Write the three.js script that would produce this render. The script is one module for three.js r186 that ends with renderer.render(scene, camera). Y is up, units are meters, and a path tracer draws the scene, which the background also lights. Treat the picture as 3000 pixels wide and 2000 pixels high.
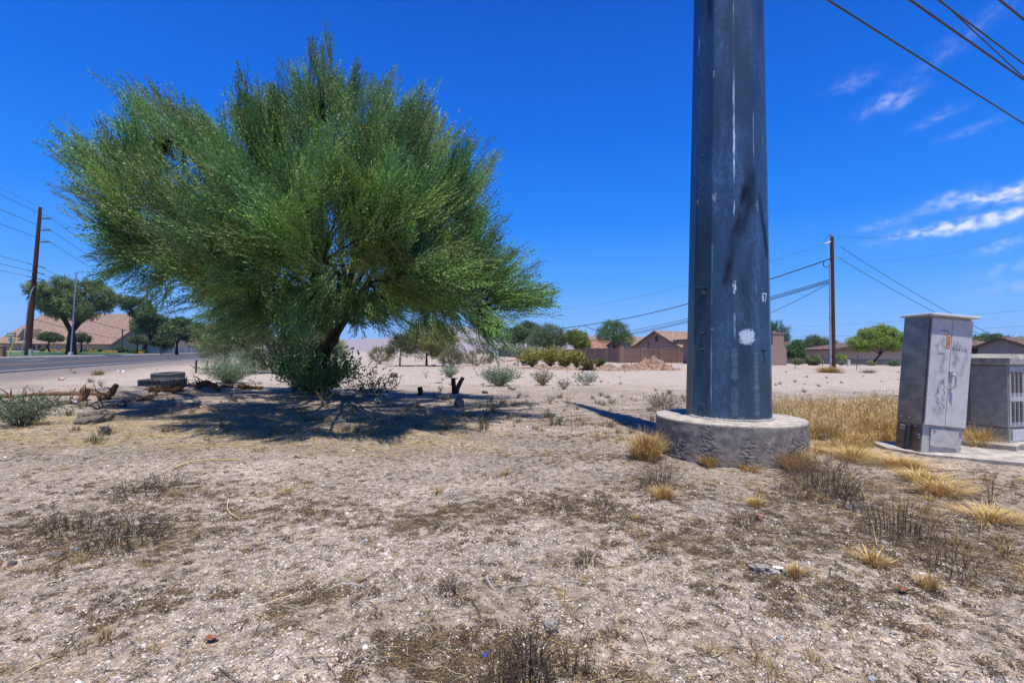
import * as THREE from 'three';
import { mergeGeometries, toCreasedNormals } from 'three/addons/utils/BufferGeometryUtils.js';
import { RoundedBoxGeometry } from 'three/addons/geometries/RoundedBoxGeometry.js';
import { createNoise2D, createNoise3D } from 'simplex-noise';

// ---------------------------------------------------------------- camera, sky, sun, exposure
const scene = new THREE.Scene();
const EYE = 1.45, F = 1400, HORIZON = 1034;
const camera = new THREE.PerspectiveCamera(2 * Math.atan(1000 / F) * 180 / Math.PI, 1.5, 0.1, 12000);
camera.position.set(0, EYE, 0);
camera.rotation.set(Math.atan((HORIZON - 1000) / F), 0, 0.0107, 'YXZ');
camera.updateMatrixWorld(true);
const renderer = new THREE.WebGLRenderer({ antialias: true });
renderer.toneMapping = THREE.LinearToneMapping;
renderer.toneMappingExposure = 1.42;
renderer.shadowMap.enabled = true;
scene.fog = new THREE.FogExp2(0xb4cdf0, 0.0001);

let seed = 12345;
const rnd = () => { seed = (seed * 1664525 + 1013904223) >>> 0; return seed / 4294967296; };
const rr = (a, b) => a + (b - a) * rnd();
const gauss = () => (rnd() + rnd() + rnd() - 1.5) / 1.0;
const n2 = createNoise2D(rnd), n3 = createNoise3D(rnd);
const fbm = (x, y, o = 4) => { let s = 0, a = 0.5; for (let i = 0; i < o; i++) { s += a * n2(x, y); x = x * 2.03 + 17.1; y = y * 2.03 - 9.7; a *= 0.5; } return s; };
const clamp = (x, a = 0, b = 1) => Math.min(b, Math.max(a, x));
const sst = (a, b, x) => { const t = clamp((x - a) / (b - a)); return t * t * (3 - 2 * t); };
const lerp = (a, b, t) => a + (b - a) * t;
const V = (x, y, z) => new THREE.Vector3(x, y, z);
// a direction of the photograph, a point of it at a given distance ahead, a point of the terrain seen there
const ray = (px, py) => V((px - 1500) / F, -(py - 1000) / F, -1).applyQuaternion(camera.quaternion);
const P = (px, py, d) => { const r = ray(px, py); r.multiplyScalar(-d / r.z); r.y += EYE; return r; };

// sky: clear deep blue air, paler towards the horizon, thin cirrus streaks low in places
const streaks = [
  // px, py, half length (deg), half width (deg), tilt, strength
  [2935, 572, 3.2, 0.62, -0.05, 1.3], [2800, 662, 4.4, 0.42, 0.10, 1.2], [2960, 632, 3.4, 0.38, 0.22, 1.1], [2935, 722, 1.3, 0.4, 0.25, 0.6], [2500, 240, 1.8, 0.6, 0.1, 0.3], [2610, 300, 1.9, 0.55, 0.2, 0.55],
  [2810, 120, 4.5, 0.7, 0.5, 0.2], [2750, 343, 1.6, 0.35, 0.2, 0.35], [2850, 378, 1.8, 0.35, 0.15, 0.3], [2580, 660, 1.8, 0.35, 0.2, 0.4], [2720, 612, 2.6, 0.5, 0.4, 0.3], [2960, 840, 3, .6, 0.1, 0.35],
  [2980, 780, 3, 0.5, 0.2, 0.35],
].map(([px, py, l, w, t, s]) => { const d = ray(px, py).normalize(); return [Math.atan2(d.x, -d.z) * 57.3, Math.asin(d.y) * 57.3, l, w, t, s]; });
for (let i = 0; i < 46; i++) streaks.push([rr(62, 300), rr(6, 34), rr(1.5, 5), rr(0.3, .7), rr(0, 0.4), rr(0.3, 1.1)]);
function skyColor(x, y, z, out) {
  const e = Math.asin(clamp(y, -1, 1)) * 57.2958, az = Math.atan2(x, -z) * 57.2958;
  const K = [[-90, .26, .28, .32], [0, .27, .50, .86], [3, .18, .42, .86], [8, .06, .30, .84], [15, .009, .195, .77], [24, .002, .128, .65], [36, .001, .082, .49], [55, .001, .060, .37], [90, .002, .06, .36]];
  let i = 1; while (i < K.length - 1 && e > K[i][0]) i++;
  const a = K[i - 1], b = K[i], t = e <= a[0] ? 0 : (e - a[0]) / (b[0] - a[0]);
  for (let c = 0; c < 3; c++) out[c] = lerp(a[c + 1], b[c + 1], t);
  if (e > 1) {
    let al = 0;
    for (const [sa, se, l, w, tl, st] of streaks) {
      let da = (az - sa + 540) % 360 - 180; da *= Math.cos(e / 57.3); let de = e - se;
      if (Math.abs(da) > 3 * l || Math.abs(de) > 12) continue;
      const u = da * Math.cos(tl) + de * Math.sin(tl), v = -da * Math.sin(tl) + de * Math.cos(tl);
      const wob = fbm(u * 0.3 + sa, v * 0.5 + se, 4) * .9, fine = fbm(u * .7 + sa * 3, v * 2.6 + wob * 1.5, 5);
      al += st * Math.exp(-((u / l) ** 2) - (((v + wob * w) / w) ** 2)) * clamp(0.6 + 1.6 * fine);
    }
    al = clamp(al) ** 1.3 * 0.9;
    out[0] = lerp(out[0], .70, al); out[1] = lerp(out[1], .75, al); out[2] = lerp(out[2], .82, al);
  }
}
{
  const W = 2048, H = 1024, data = new Float32Array(W * H * 4), c = [0, 0, 0];
  for (let j = 0; j < H; j++) { const up = ((j + .5) / H - .5) * Math.PI, y = Math.sin(up), k = Math.cos(up);
    for (let i = 0; i < W; i++) { const ro = ((i + .5) / W - .5) * 2 * Math.PI; skyColor(Math.cos(ro) * k, y, Math.sin(ro) * k, c); const o = (j * W + i) * 4; data[o] = c[0] * .9; data[o + 1] = c[1] * .9; data[o + 2] = c[2] * .9; data[o + 3] = 1; } }
  const t = new THREE.DataTexture(data, W, H, THREE.RGBAFormat, THREE.FloatType);
  t.mapping = THREE.EquirectangularReflectionMapping; t.magFilter = THREE.LinearFilter; t.needsUpdate = true;
  scene.background = t; scene.environment = t;
}
const SUN = V(0.052, 0.974, 0.222).normalize();
const sun = new THREE.DirectionalLight(new THREE.Color(1, 0.955, 0.88), 4.6);
sun.position.copy(SUN).multiplyScalar(120); sun.castShadow = true;
Object.assign(sun.shadow.camera, { left: -120, right: 120, top: 120, bottom: -120, near: 1, far: 400 }); sun.shadow.mapSize.set(4096, 4096);
scene.add(sun);

// ---------------------------------------------------------------- helpers
const taken = {};
function numbered(n) { taken[n] = (taken[n] ?? -1) + 1; return taken[n] ? n + '_' + String(taken[n]).padStart(3, '0') : n; }
function tag(o, label, category, group) { o.userData.label = label; o.userData.category = category; if (group) o.userData.group = group; return o; }
function thing(name, label, category, pos = [0, 0, 0], turn = 0, group) {
  const o = new THREE.Group(); o.name = numbered(name); scene.add(o);
  if (pos.isVector3) o.position.copy(pos); else o.position.set(...pos);
  o.rotation.y = turn; return tag(o, label, category, group);
}
function mesh(name, g, m, parent) {
  const o = new THREE.Mesh(g, m); o.name = parent ? name : numbered(name); o.castShadow = o.receiveShadow = true; (parent || scene).add(o); return o;
}
function struct(o, kind = 'structure') { o.userData.kind = kind; return o; }
const M = (r, g, b, o = {}) => new THREE.MeshStandardMaterial({ color: new THREE.Color().setRGB(r, g, b), roughness: 0.85, ...o });
const PM = (r, g, b, o = {}) => new THREE.MeshPhysicalMaterial({ color: new THREE.Color().setRGB(r, g, b), roughness: 0.85, ...o });
function tex(w, h, fn, srgb = true) {     // fn(u, v, out) fills 0..255
  const d = new Uint8Array(w * h * 4), o = [0, 0, 0];
  for (let j = 0; j < h; j++) for (let i = 0; i < w; i++) { fn(i / w, j / h, o); const k = (j * w + i) * 4; d[k] = clamp(o[0], 0, 255); d[k + 1] = clamp(o[1], 0, 255); d[k + 2] = clamp(o[2], 0, 255); d[k + 3] = 255; }
  const t = new THREE.DataTexture(d, w, h); t.wrapS = t.wrapT = THREE.RepeatWrapping; t.magFilter = THREE.LinearFilter; if (srgb) t.colorSpace = THREE.SRGBColorSpace; t.needsUpdate = true; return t;
}
// tileable noise: a torus in the noise's space would need 4D, so blend across the borders
const tile = (fn) => (u, v) => { const a = sst(0, .12, u), b = sst(0, .12, v); const f = (x, y) => fn(x, y); return a * b * f(u, v) + (1 - a) * b * f(u + 1, v) + a * (1 - b) * f(u, v + 1) + (1 - a) * (1 - b) * f(u + 1, v + 1); };
function canvasTex(w, h, draw) {
  const c = document.createElement('canvas'); c.width = w; c.height = h; draw(c.getContext('2d'), w, h);
  const t = new THREE.CanvasTexture(c); t.colorSpace = THREE.SRGBColorSpace; t.magFilter = THREE.LinearFilter; return t;
}
function uvBox(g, s = 1) {      // uv in metres by the way each face points
  if (g.index) g = g.toNonIndexed(); if (!g.attributes.normal) g.computeVertexNormals();
  const p = g.attributes.position, n = g.attributes.normal, uv = new Float32Array(p.count * 2);
  for (let f = 0; f < p.count; f += 3) {
    let ax = 0, ay = 0, az = 0; for (let k = 0; k < 3; k++) { ax += Math.abs(n.getX(f + k)); ay += Math.abs(n.getY(f + k)); az += Math.abs(n.getZ(f + k)); }
    for (let k = 0; k < 3; k++) { const i = f + k, x = p.getX(i), y = p.getY(i), z = p.getZ(i); const [u, v] = ay > ax && ay > az ? [x, z] : ax > az ? [z, y] : [x, y]; uv[i * 2] = u * s; uv[i * 2 + 1] = v * s; }
  }
  g.setAttribute('uv', new THREE.BufferAttribute(uv, 2));
  for (const k of Object.keys(g.attributes)) if (!['position', 'normal', 'uv'].includes(k)) g.deleteAttribute(k);
  return g;
}
const box = (w, h, d, x = 0, y = 0, z = 0, r = 0) => uvBox((r ? new RoundedBoxGeometry(w, h, d, 2, r) : new THREE.BoxGeometry(w, h, d)).translate(x, y, z));
const cyl = (r0, r1, h, x = 0, y = 0, z = 0, n = 16) => uvBox(new THREE.CylinderGeometry(r1, r0, h, n).translate(x, y + h / 2, z));
const merge = (a) => mergeGeometries(a);
class Soup {
  constructor() { this.p = []; this.i = []; this.c = []; this.uv = []; }
  v(x, y, z, c) { this.p.push(x, y, z); this.c.push(c[0], c[1], c[2]); this.uv.push(x + z * .7, y); return this.p.length / 3 - 1; }
  quad(a, b, c, d, col) { const k = this.p.length / 3; for (const q of [a, b, c, d]) this.v(q.x, q.y, q.z, col); this.i.push(k, k + 1, k + 2, k, k + 2, k + 3); }
  leaf(at, dir, side, l, w, col) {       // a rhombus from its stalk along dir
    const k = this.p.length / 3;
    this.v(at.x, at.y, at.z, col);
    this.v(at.x + dir.x * l * .5 + side.x * w, at.y + dir.y * l * .5 + side.y * w, at.z + dir.z * l * .5 + side.z * w, col);
    this.v(at.x + dir.x * l, at.y + dir.y * l, at.z + dir.z * l, col);
    this.v(at.x + dir.x * l * .5 - side.x * w, at.y + dir.y * l * .5 - side.y * w, at.z + dir.z * l * .5 - side.z * w, col);
    this.i.push(k, k + 1, k + 2, k, k + 2, k + 3);
  }
  tube(pts, rad, n = 5, col = [1, 1, 1], wob = 0) {
    const T = V(), A = V(), B = V(), first = this.p.length / 3; let prev = null;
    for (let s = 0; s < pts.length; s++) {
      T.subVectors(pts[Math.min(s + 1, pts.length - 1)], pts[Math.max(s - 1, 0)]).normalize();
      if (!prev) A.set(Math.abs(T.y) > .9 ? 1 : 0, Math.abs(T.y) > .9 ? 0 : 1, 0); else A.copy(prev);
      A.addScaledVector(T, -A.dot(T)).normalize(); prev = A.clone(); B.crossVectors(T, A);
      const r0 = Array.isArray(rad) ? rad[s] : rad;
      for (let k = 0; k < n; k++) { const a = k / n * 6.2832, q = pts[s], r = r0 * (1 + wob * n3(q.x * 4 + Math.cos(a), q.y * 4 + Math.sin(a), q.z * 4));
        this.v(q.x + (A.x * Math.cos(a) + B.x * Math.sin(a)) * r, q.y + (A.y * Math.cos(a) + B.y * Math.sin(a)) * r, q.z + (A.z * Math.cos(a) + B.z * Math.sin(a)) * r, col);
        const u = this.uv.length; this.uv[u - 2] = k / n; this.uv[u - 1] = s * .3; }
      if (s) for (let k = 0; k < n; k++) { const a = first + (s - 1) * n + k, b = first + (s - 1) * n + (k + 1) % n; this.i.push(a, b, b + n, a, b + n, a + n); }
    }
    const e = first + (pts.length - 1) * n; for (let k = 1; k < n - 1; k++) { this.i.push(e, e + k, e + k + 1); this.i.push(first, first + k + 1, first + k); }
  }
  geo() { const g = new THREE.BufferGeometry(); g.setAttribute('position', new THREE.BufferAttribute(new Float32Array(this.p), 3)); g.setAttribute('color', new THREE.BufferAttribute(new Float32Array(this.c), 3)); g.setAttribute('uv', new THREE.BufferAttribute(new Float32Array(this.uv), 2)); g.setIndex(this.i); g.computeVertexNormals(); return g; }
}
const bez = (a, b, c, n) => { const o = []; for (let i = 0; i <= n; i++) { const t = i / n, u = 1 - t; o.push(V(u * u * a.x + 2 * u * t * b.x + t * t * c.x, u * u * a.y + 2 * u * t * b.y + t * t * c.y, u * u * a.z + 2 * u * t * b.z + t * t * c.z)); } return o; };
const taper = (n, a, b, p = 1) => Array.from({ length: n }, (_, i) => lerp(a, b, (i / (n - 1)) ** p));
const unit = () => { const z = rr(-1, 1), a = rr(0, 6.283), k = Math.sqrt(1 - z * z); return V(k * Math.cos(a), z, k * Math.sin(a)); };
const shade = (c, k) => [c[0] * k, c[1] * k, c[2] * k];
function instances(name, geo, mat, list, parent) {     // list of [Matrix4, [r,g,b]]
  const o = new THREE.InstancedMesh(geo, mat, list.length), c = new THREE.Color(); o.name = parent ? name : numbered(name);
  list.forEach(([m, k], i) => { o.setMatrixAt(i, m); o.setColorAt(i, c.setRGB(...(k || [1, 1, 1]))); });
  o.castShadow = o.receiveShadow = true; o.userData.kind = 'stuff'; (parent || scene).add(o); return o;
}
const mtx = (p, q, s) => new THREE.Matrix4().compose(p, q, s.isVector3 ? s : V(s, s, s));
const quatTo = (dir, spin) => { const q = new THREE.Quaternion().setFromUnitVectors(V(0, 1, 0), dir); return q.multiply(new THREE.Quaternion().setFromAxisAngle(V(0, 1, 0), spin)); };

// ---------------------------------------------------------------- terrain
const RD = [-0.394, -0.919], RN = [-0.919, 0.394];            // along the road, away from it to the far side
const perp = (x, z) => x * RN[0] + z * RN[1], along = (x, z) => x * RD[0] + z * RD[1];
const roadAt = (s, p, y = 0) => V(RD[0] * s + RN[0] * p, y, RD[1] * s + RN[1] * p);
const hump = (x, z, cx, cz, r, h) => { const d = ((x - cx) ** 2 + (z - cz) ** 2) / (r * r); return d > 6 ? 0 : h * Math.exp(-d); };
function height(x, z) {
  const d = Math.hypot(x, z), p = perp(x, z);
  let h = 0;
  const near = 1 - sst(10, 13.5, p);
  if (d < 160) h += near * (0.05 * fbm(x * .16, z * .16, 3) + (d < 60 ? 0.028 * fbm(x * 1.1 + 5, z * 1.1, 3) : 0));
  if (d < 40) {
    h += 0.011 * near * fbm(x * 5, z * 5, 3) * (1 - sst(25, 40, d));
    h += hump(x, z, -10.4, -14.6, 1.7, .28) + hump(x, z, -12.8, -14.2, 1.6, .17) + hump(x, z, -6, -14.6, 2.6, .12) + hump(x, z, -1.5, -13.4, 2.2, .08) + hump(x, z, -9, -15.5, 3, .10);
    for (const rd of [9.9, 8.2]) { const c = Math.hypot(x + 3.4, z - 1.2) - rd - .4 * n2(x * .2, z * .2); h -= .035 * Math.exp(-c * c * 12) * (1 - sst(5, 8, x)); }
  }
  h -= 0.05 * sst(12, 15, p) * (1 - sst(38.6, 39, p));
  h += 0.12 * sst(39.1, 39.25, p) + 0.36 * sst(41, 58, p);
  h += 0.22 * sst(44, 62, -z) * sst(8, 14, x);
  return h;
}
const G = (px, py) => { const r = ray(px, py); let h = 0, t = 1; for (let i = 0; i < 8; i++) { t = (h - EYE) / r.y; h = height(r.x * t, r.z * t); } return V(r.x * t, h, r.z * t); };
const at = (px, d) => { const r = ray(px, HORIZON + (px - 1500) * .0107); const x = -r.x / r.z * d; return V(x, height(x, -d), -d); };
// ---------------------------------------------------------------- textures and shared materials
const cellTex = (() => {      // gravelly soil: small stones of many tones in sand
  const S = 2048, base = new Float32Array(S * S * 3);
  const nz = tile((u, v) => fbm(u * 26, v * 26, 5)), fine = (i, j) => ((Math.imul(i * 73856093 ^ j * 19349663, 2654435761) >>> 8) & 1023) / 1023;
  for (let j = 0; j < S; j++) for (let i = 0; i < S; i++) { const k = (j * S + i) * 3, n = .80 + .30 * n2(i / 7.3, j / 7.3) * .6 + .22 * (fine(i, j) - .5) + .2 * n2(i / 60, j / 60); base[k] = 238 * n; base[k + 1] = 231 * n; base[k + 2] = 224 * n; }
  for (let s = 0; s < 60000; s++) {
    const cx = rnd() * S, cy = rnd() * S, r = 1.2 + 4.2 * rnd() ** 4, e = .6 + .8 * rnd(), a = rnd() * 3.14, ca = Math.cos(a), sa = Math.sin(a);
    const w = rnd(), tone = w < .28 ? [252, 248, 242] : w < .60 ? [220, 206, 194] : w < .78 ? [160, 144, 130] : w < .9 ? [112, 100, 92] : [140, 144, 154], R = Math.ceil(r * 1.5), br = .85 + .3 * rnd();
    for (let y = -R; y <= R; y++) for (let x = -R; x <= R; x++) { const u = (x * ca + y * sa) / e, v = -x * sa + y * ca; if (u * u + v * v > r * r) continue; const k = ((((cy + y) | 0) + S) % S * S + ((cx + x) | 0 + S) % S) * 3; base[k] = tone[0] * br; base[k + 1] = tone[1] * br; base[k + 2] = tone[2] * br; }
  }
  const d = new Uint8Array(S * S * 4); for (let k = 0; k < S * S; k++) { d[k * 4] = clamp(base[k * 3], 0, 255); d[k * 4 + 1] = clamp(base[k * 3 + 1], 0, 255); d[k * 4 + 2] = clamp(base[k * 3 + 2], 0, 255); d[k * 4 + 3] = 255; }
  const t = new THREE.DataTexture(d, S, S); t.wrapS = t.wrapT = THREE.RepeatWrapping; t.magFilter = THREE.LinearFilter; t.colorSpace = THREE.SRGBColorSpace; t.needsUpdate = true; return t;
})();
const speckle = (base, amp, f1, f2, seedx = 0) => { const a = tile((u, v) => fbm(u * f1 + seedx, v * f1, 4)), b = tile((u, v) => n2(u * f2, v * f2 + seedx)); return tex(512, 512, (u, v, o) => { const k = 1 + amp * (a(u, v) * 1.3 + b(u, v) * .45 + (rnd() - .5) * .5); o[0] = base[0] * k; o[1] = base[1] * k; o[2] = base[2] * k; }); };
const tConcrete = speckle([214, 208, 200], .2, 7, 60), tStucco = speckle([228, 226, 224], .09, 5, 90, 3), tAsphalt = speckle([190, 190, 196], .22, 6, 110, 9), tBlock = speckle([215, 215, 215], .16, 14, 70, 4);
const tBumpFine = tex(512, 512, (() => { const a = tile((u, v) => fbm(u * 30, v * 30, 4)); return (u, v, o) => { o[0] = o[1] = o[2] = 128 + 150 * a(u, v) + (rnd() - .5) * 40; }; })(), false);
const tRough = tex(1024, 512, (() => { const a = tile((u, v) => fbm(u * 16, v * 10, 5)), b = tile((u, v) => n2(u * 40, v * 26)); return (u, v, o) => { const c = a(u, v); o[0] = o[1] = o[2] = 170 + 120 * c - 150 * sst(.28, .6, b(u, v) + c * .7) - 30 * rnd(); }; })(), false);
const tShingle = tex(512, 512, (u, v, o) => { const row = Math.floor(v * 36), x = Math.floor(u * 22 + (row % 2) * .5 + n2(row, 3) * .4), h = Math.abs(Math.sin((x % 22) * 127.1 + row * 311.7) * 43758.5) % 1, k = (.72 + .5 * h) * (1 - .12 * rnd()); o[0] = 214 * k; o[1] = 192 * k; o[2] = 176 * k; });
const tWood = tex(256, 1024, (() => { return (u, v, o) => { const g = n2(Math.cos(u * 6.283) * 9, Math.sin(u * 6.283) * 9 + v * .9), f = n2(Math.cos(u * 6.283) * 30, Math.sin(u * 6.283) * 30 + v * 3), k = .8 + .28 * g + .2 * f - .5 * sst(.55, .8, n2(u * 40, v * 5)); o[0] = 200 * k; o[1] = 168 * k; o[2] = 142 * k; }; })());
const tBark = tex(256, 512, (u, v, o) => { const g = n2(Math.cos(u * 6.283) * 3, Math.sin(u * 6.283) * 3 + v * 3), f = n2(Math.cos(u * 6.283) * 9, Math.sin(u * 6.283) * 9 + v * 9), k = .75 + .35 * g + .3 * f; o[0] = 200 * k; o[1] = 185 * k; o[2] = 165 * k; });
tShingle.repeat.set(.16, .16);
const mGround = M(1, 1, 1, { map: cellTex, vertexColors: true, roughness: 1 });
const mConcrete = M(.50, .475, .45, { map: tConcrete, bumpMap: tBumpFine, bumpScale: .004, roughness: .92 });
const mAsphalt = M(.085, .085, .095, { map: tAsphalt, roughness: .93 });
const mLeaf = PM(1, 1, 1, { vertexColors: true, roughness: .75, transmission: .28, thickness: 0 });
const mLeafI = PM(1, 1, 1, { roughness: .75, transmission: .25, thickness: 0 });
const mStem = M(1, 1, 1, { vertexColors: true, roughness: .9 });
const mBark = M(.17, .13, .10, { map: tBark, bumpMap: tBark, bumpScale: .02 }), mBarkDark = M(.07, .06, .052, { map: tBark, bumpMap: tBark, bumpScale: .03 });
const mPoleWood = M(.19, .105, .065, { map: tWood, bumpMap: tWood, bumpScale: .01, roughness: .9 });
const mSteel = M(.42, .44, .46, { metalness: .75, roughness: .45 });
const mDark = M(.03, .03, .032, { roughness: .7 }), mWire = M(.035, .035, .04, { roughness: .6 });
const mGlass = PM(.05, .06, .07, { roughness: .08, metalness: 0, clearcoat: 1 });
const mWhite = M(.78, .78, .77, { roughness: .6 }), mBrownTrim = M(.10, .065, .05);

// ---------------------------------------------------------------- ground, one sheet to the horizon
const litterSpots = [[330, 1570, 1.0, .5], [480, 1435, 1.1, .45], [150, 1560, .9, .5], [860, 1495, .8, .35], [1560, 1970, .42, .26], [1340, 1890, .28, .16], [1160, 1915, .26, .15], [2420, 1470, .9, .6], [2640, 1570, .8, .6], [2800, 1660, .7, .5], [1640, 1470, .6, .3], [1800, 1520, .6, .4], [1240, 1530, .5, .35], [1480, 1500, .5, .3], [2240, 1560, .7, .4], [1920, 1420, .7, .5], [1650, 1235, 1.2, .5], [1700, 1330, .9, .45], [1720, 1280, 1.0, .4], [900, 1190, 3, 1.2], [2860, 1430, 1.1, .6], [950, 1750, .34, .18], [420, 1760, .36, .2], [2900, 1560, .8, .6], [2450, 1750, .6, .35], [2050, 1610, .6, .35]].map(([px, py, rx, rz]) => { const r = ray(px, py), t = -EYE / r.y; return [r.x * t, r.z * t, rx, rz]; });
const litterMask = (x, z) => {
  let m = 0; for (const [cx, cz, rx, rz] of litterSpots) { const d = ((x - cx) / rx) ** 2 + ((z - cz) / rz) ** 2; if (d < 5) m += Math.exp(-d * 1.2); }
  const n = fbm(x * 1.5 + 40, z * 2.0 - 11, 4), f = fbm(x * 4, z * 4 + 30, 3);
  return clamp(m * (.72 + 1.1 * f) + sst(.12, .45, n * .8 + .5 * f) * .42 * (1 - sst(16, 26, Math.hypot(x, z))));
};
const strawMask = (x, z) => { const d = -z; return clamp(sst(.5, 1, sst(.4, 3.6, x + .2 * d - 1.0 + .8 * n2(x * .4, z * .4))) * .9 + (1 - sst(-1.8, .6, x)) * sst(6.6, 7.6, d) * (1 - sst(9.6, 11.5, d)) + .18 + .5 * fbm(x * .5, z * .8 + 70, 3)) * (1 - sst(24, 34, d)); };
function gcol(x, z) {
  const d = Math.hypot(x, z), p = perp(x, z), n = fbm(x * .35, z * .35 + 9, 4), f = fbm(x * 2.2, z * 2.2, 3);
  let c = [.43 + .07 * n + .06 * f, .368 + .06 * n + .05 * f, .312 + .05 * n + .042 * f];
  const mixTo = (t, k) => { c = [lerp(c[0], t[0], k), lerp(c[1], t[1], k), lerp(c[2], t[2], k)]; };
  mixTo([.66, .565, .50], .6 * sst(.02, .38, fbm(x * .55 + 80, z * .8 + 20, 4)));                 // pale crusted soil
  const rut = Math.hypot(x + 3.4, z - 1.2); if (x < 6) mixTo([.22, .19, .165], .7 * (Math.exp(-((rut - 9.9) ** 2) * 5) + Math.exp(-((rut - 8.4) ** 2) * 3)) * clamp(.65 + f));
  mixTo([.21, .16, .115], .55 * litterMask(x, z));
  mixTo([.48, .385, .23], .28 * strawMask(x, z) * clamp(.2 + 2.6 * f));
  const lot = sst(17, 25, -z + 3 * n + .12 * Math.abs(x - 3)) * (1 - sst(8, 12, p));
  mixTo([.68, .60, .535], lot * (.75 + .25 * n));
  mixTo([.55, .40, .31], .4 * sst(36, 44, -z) * (1 - sst(80, 130, -z)) * clamp(.35 + n) * (1 - sst(8, 12, x)));
  mixTo([.28, .25, .235], sst(10.5, 13, p + n) * .85);
  mixTo([.45, .39, .34], sst(39, 41, p) * .8);
  return c;
}
{
  const rings = [], th = [];
  for (let r = 1.1; r < 42; r *= 1.0062) rings.push(r);
  for (let r = 42; r < 220; r *= 1.035) rings.push(r);
  for (let r = 220; r < 7000; r *= 1.25) rings.push(r);
  for (let a = -68; a <= 68; a += .27) th.push(a); for (let a = 72; a < 290; a += 4) th.push(a);
  const nT = th.length, N = rings.length * nT + 1, p = new Float32Array(N * 3), c = new Float32Array(N * 3), uv = new Float32Array(N * 2), ix = [];
  const put = (k, x, z) => { const y = height(x, z), q = gcol(x, z); p.set([x, y, z], k * 3); c.set(q, k * 3); uv.set([x / 3.7, z / 3.7], k * 2); };
  put(0, 0, 0);
  rings.forEach((r, j) => th.forEach((a, i) => { const t = a * Math.PI / 180; put(1 + j * nT + i, Math.sin(t) * r, -Math.cos(t) * r); }));
  for (let i = 0; i < nT; i++) ix.push(0, 1 + (i + 1) % nT, 1 + i);
  for (let j = 0; j < rings.length - 1; j++) for (let i = 0; i < nT; i++) { const a = 1 + j * nT + i, b = 1 + j * nT + (i + 1) % nT; ix.push(a, b, b + nT, a, b + nT, a + nT); }
  const g = new THREE.BufferGeometry(); g.setAttribute('position', new THREE.BufferAttribute(p, 3)); g.setAttribute('color', new THREE.BufferAttribute(c, 3)); g.setAttribute('uv', new THREE.BufferAttribute(uv, 2)); g.setIndex(ix); g.computeVertexNormals();
  struct(tag(mesh('ground', g, mGround), 'bare pinkish tan dirt lot strewn with gravel', 'ground'));
}
// ---------------------------------------------------------------- the road across on the left
function strip(name, s0, s1, p0, p1, y, m, label, cat, step = 6, curve) {
  const so = new Soup(), n = Math.max(1, Math.ceil((s1 - s0) / step));
  for (let i = 0; i < n; i++) { const a = lerp(s0, s1, i / n), b = lerp(s0, s1, (i + 1) / n); const k = so.p.length / 3;
    for (const [s, p] of [[a, p0], [b, p0], [b, p1], [a, p1]]) { const q = roadAt(s, p, y); so.v(q.x, q.y, q.z, [1, 1, 1]); so.uv.splice(-2, 2, s / 3, p / 3); } so.i.push(k, k + 1, k + 2, k, k + 2, k + 3); }
  const o = mesh(name, so.geo(), m); o.geometry.deleteAttribute('color'); return struct(tag(o, label, cat));
}
strip('road', -160, 900, 16.4, 38.9, -.035, mAsphalt, 'dark asphalt road running past the left side of the lot', 'road', 40);
const mYellow = M(.62, .36, .06, { map: tConcrete }), mLine = M(.70, .70, .68, { map: tConcrete });
strip('edge_line', -120, 500, 17.75, 17.95, -.030, mLine, 'white edge line along the near side of the road', 'road marking', 40);
strip('centre_line', -120, 500, 23.85, 24.0, -.030, mYellow, 'outer yellow centre line painted on the road', 'road marking', 40);
strip('centre_line', -120, 500, 24.25, 24.4, -.030, mYellow, 'inner yellow centre line painted on the road', 'road marking', 40);
for (const [s, i] of [[60, 0], [74, 1], [46, 2]]) strip('lane_dash', s, s + 5, 30.4, 30.7, -.030, mLine, ['white lane dash on the far lanes below the light pole', 'white lane dash beyond the light pole', 'white lane dash nearest the wooden pole'][i], 'road marking', 10);
{ const so = new Soup(); const prof = [[38.9, -.06], [38.9, .09], [39.25, .10], [39.3, .06]];
  for (let s = -60; s < 420; s += 30) for (let k = 0; k < 3; k++) so.quad(roadAt(s, ...prof[k]), roadAt(s + 30, ...prof[k]), roadAt(s + 30, ...prof[k + 1]), roadAt(s, ...prof[k + 1]), [1, 1, 1]);
  const o = mesh('kerb', so.geo(), M(.55, .53, .5)); struct(tag(o, 'pale concrete kerb along the far side of the road', 'kerb')); }
{ const so = new Soup(), c = [.045, .10, .025];
  for (let s = 62; s < 330; s += 8) for (let p = 42; p < 66; p += 4) { const q = [[s, p], [s + 8, p], [s + 8, p + 4], [s, p + 4]].map(([a, b]) => { const r = roadAt(a, b); r.y = height(r.x, r.z) + .03; return r; }); so.quad(...q, shade(c, rr(.8, 1.2))); }
  const o = mesh('lawn', so.geo(), mStem); struct(tag(o, 'green mown lawn in front of the church', 'lawn')); }
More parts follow.
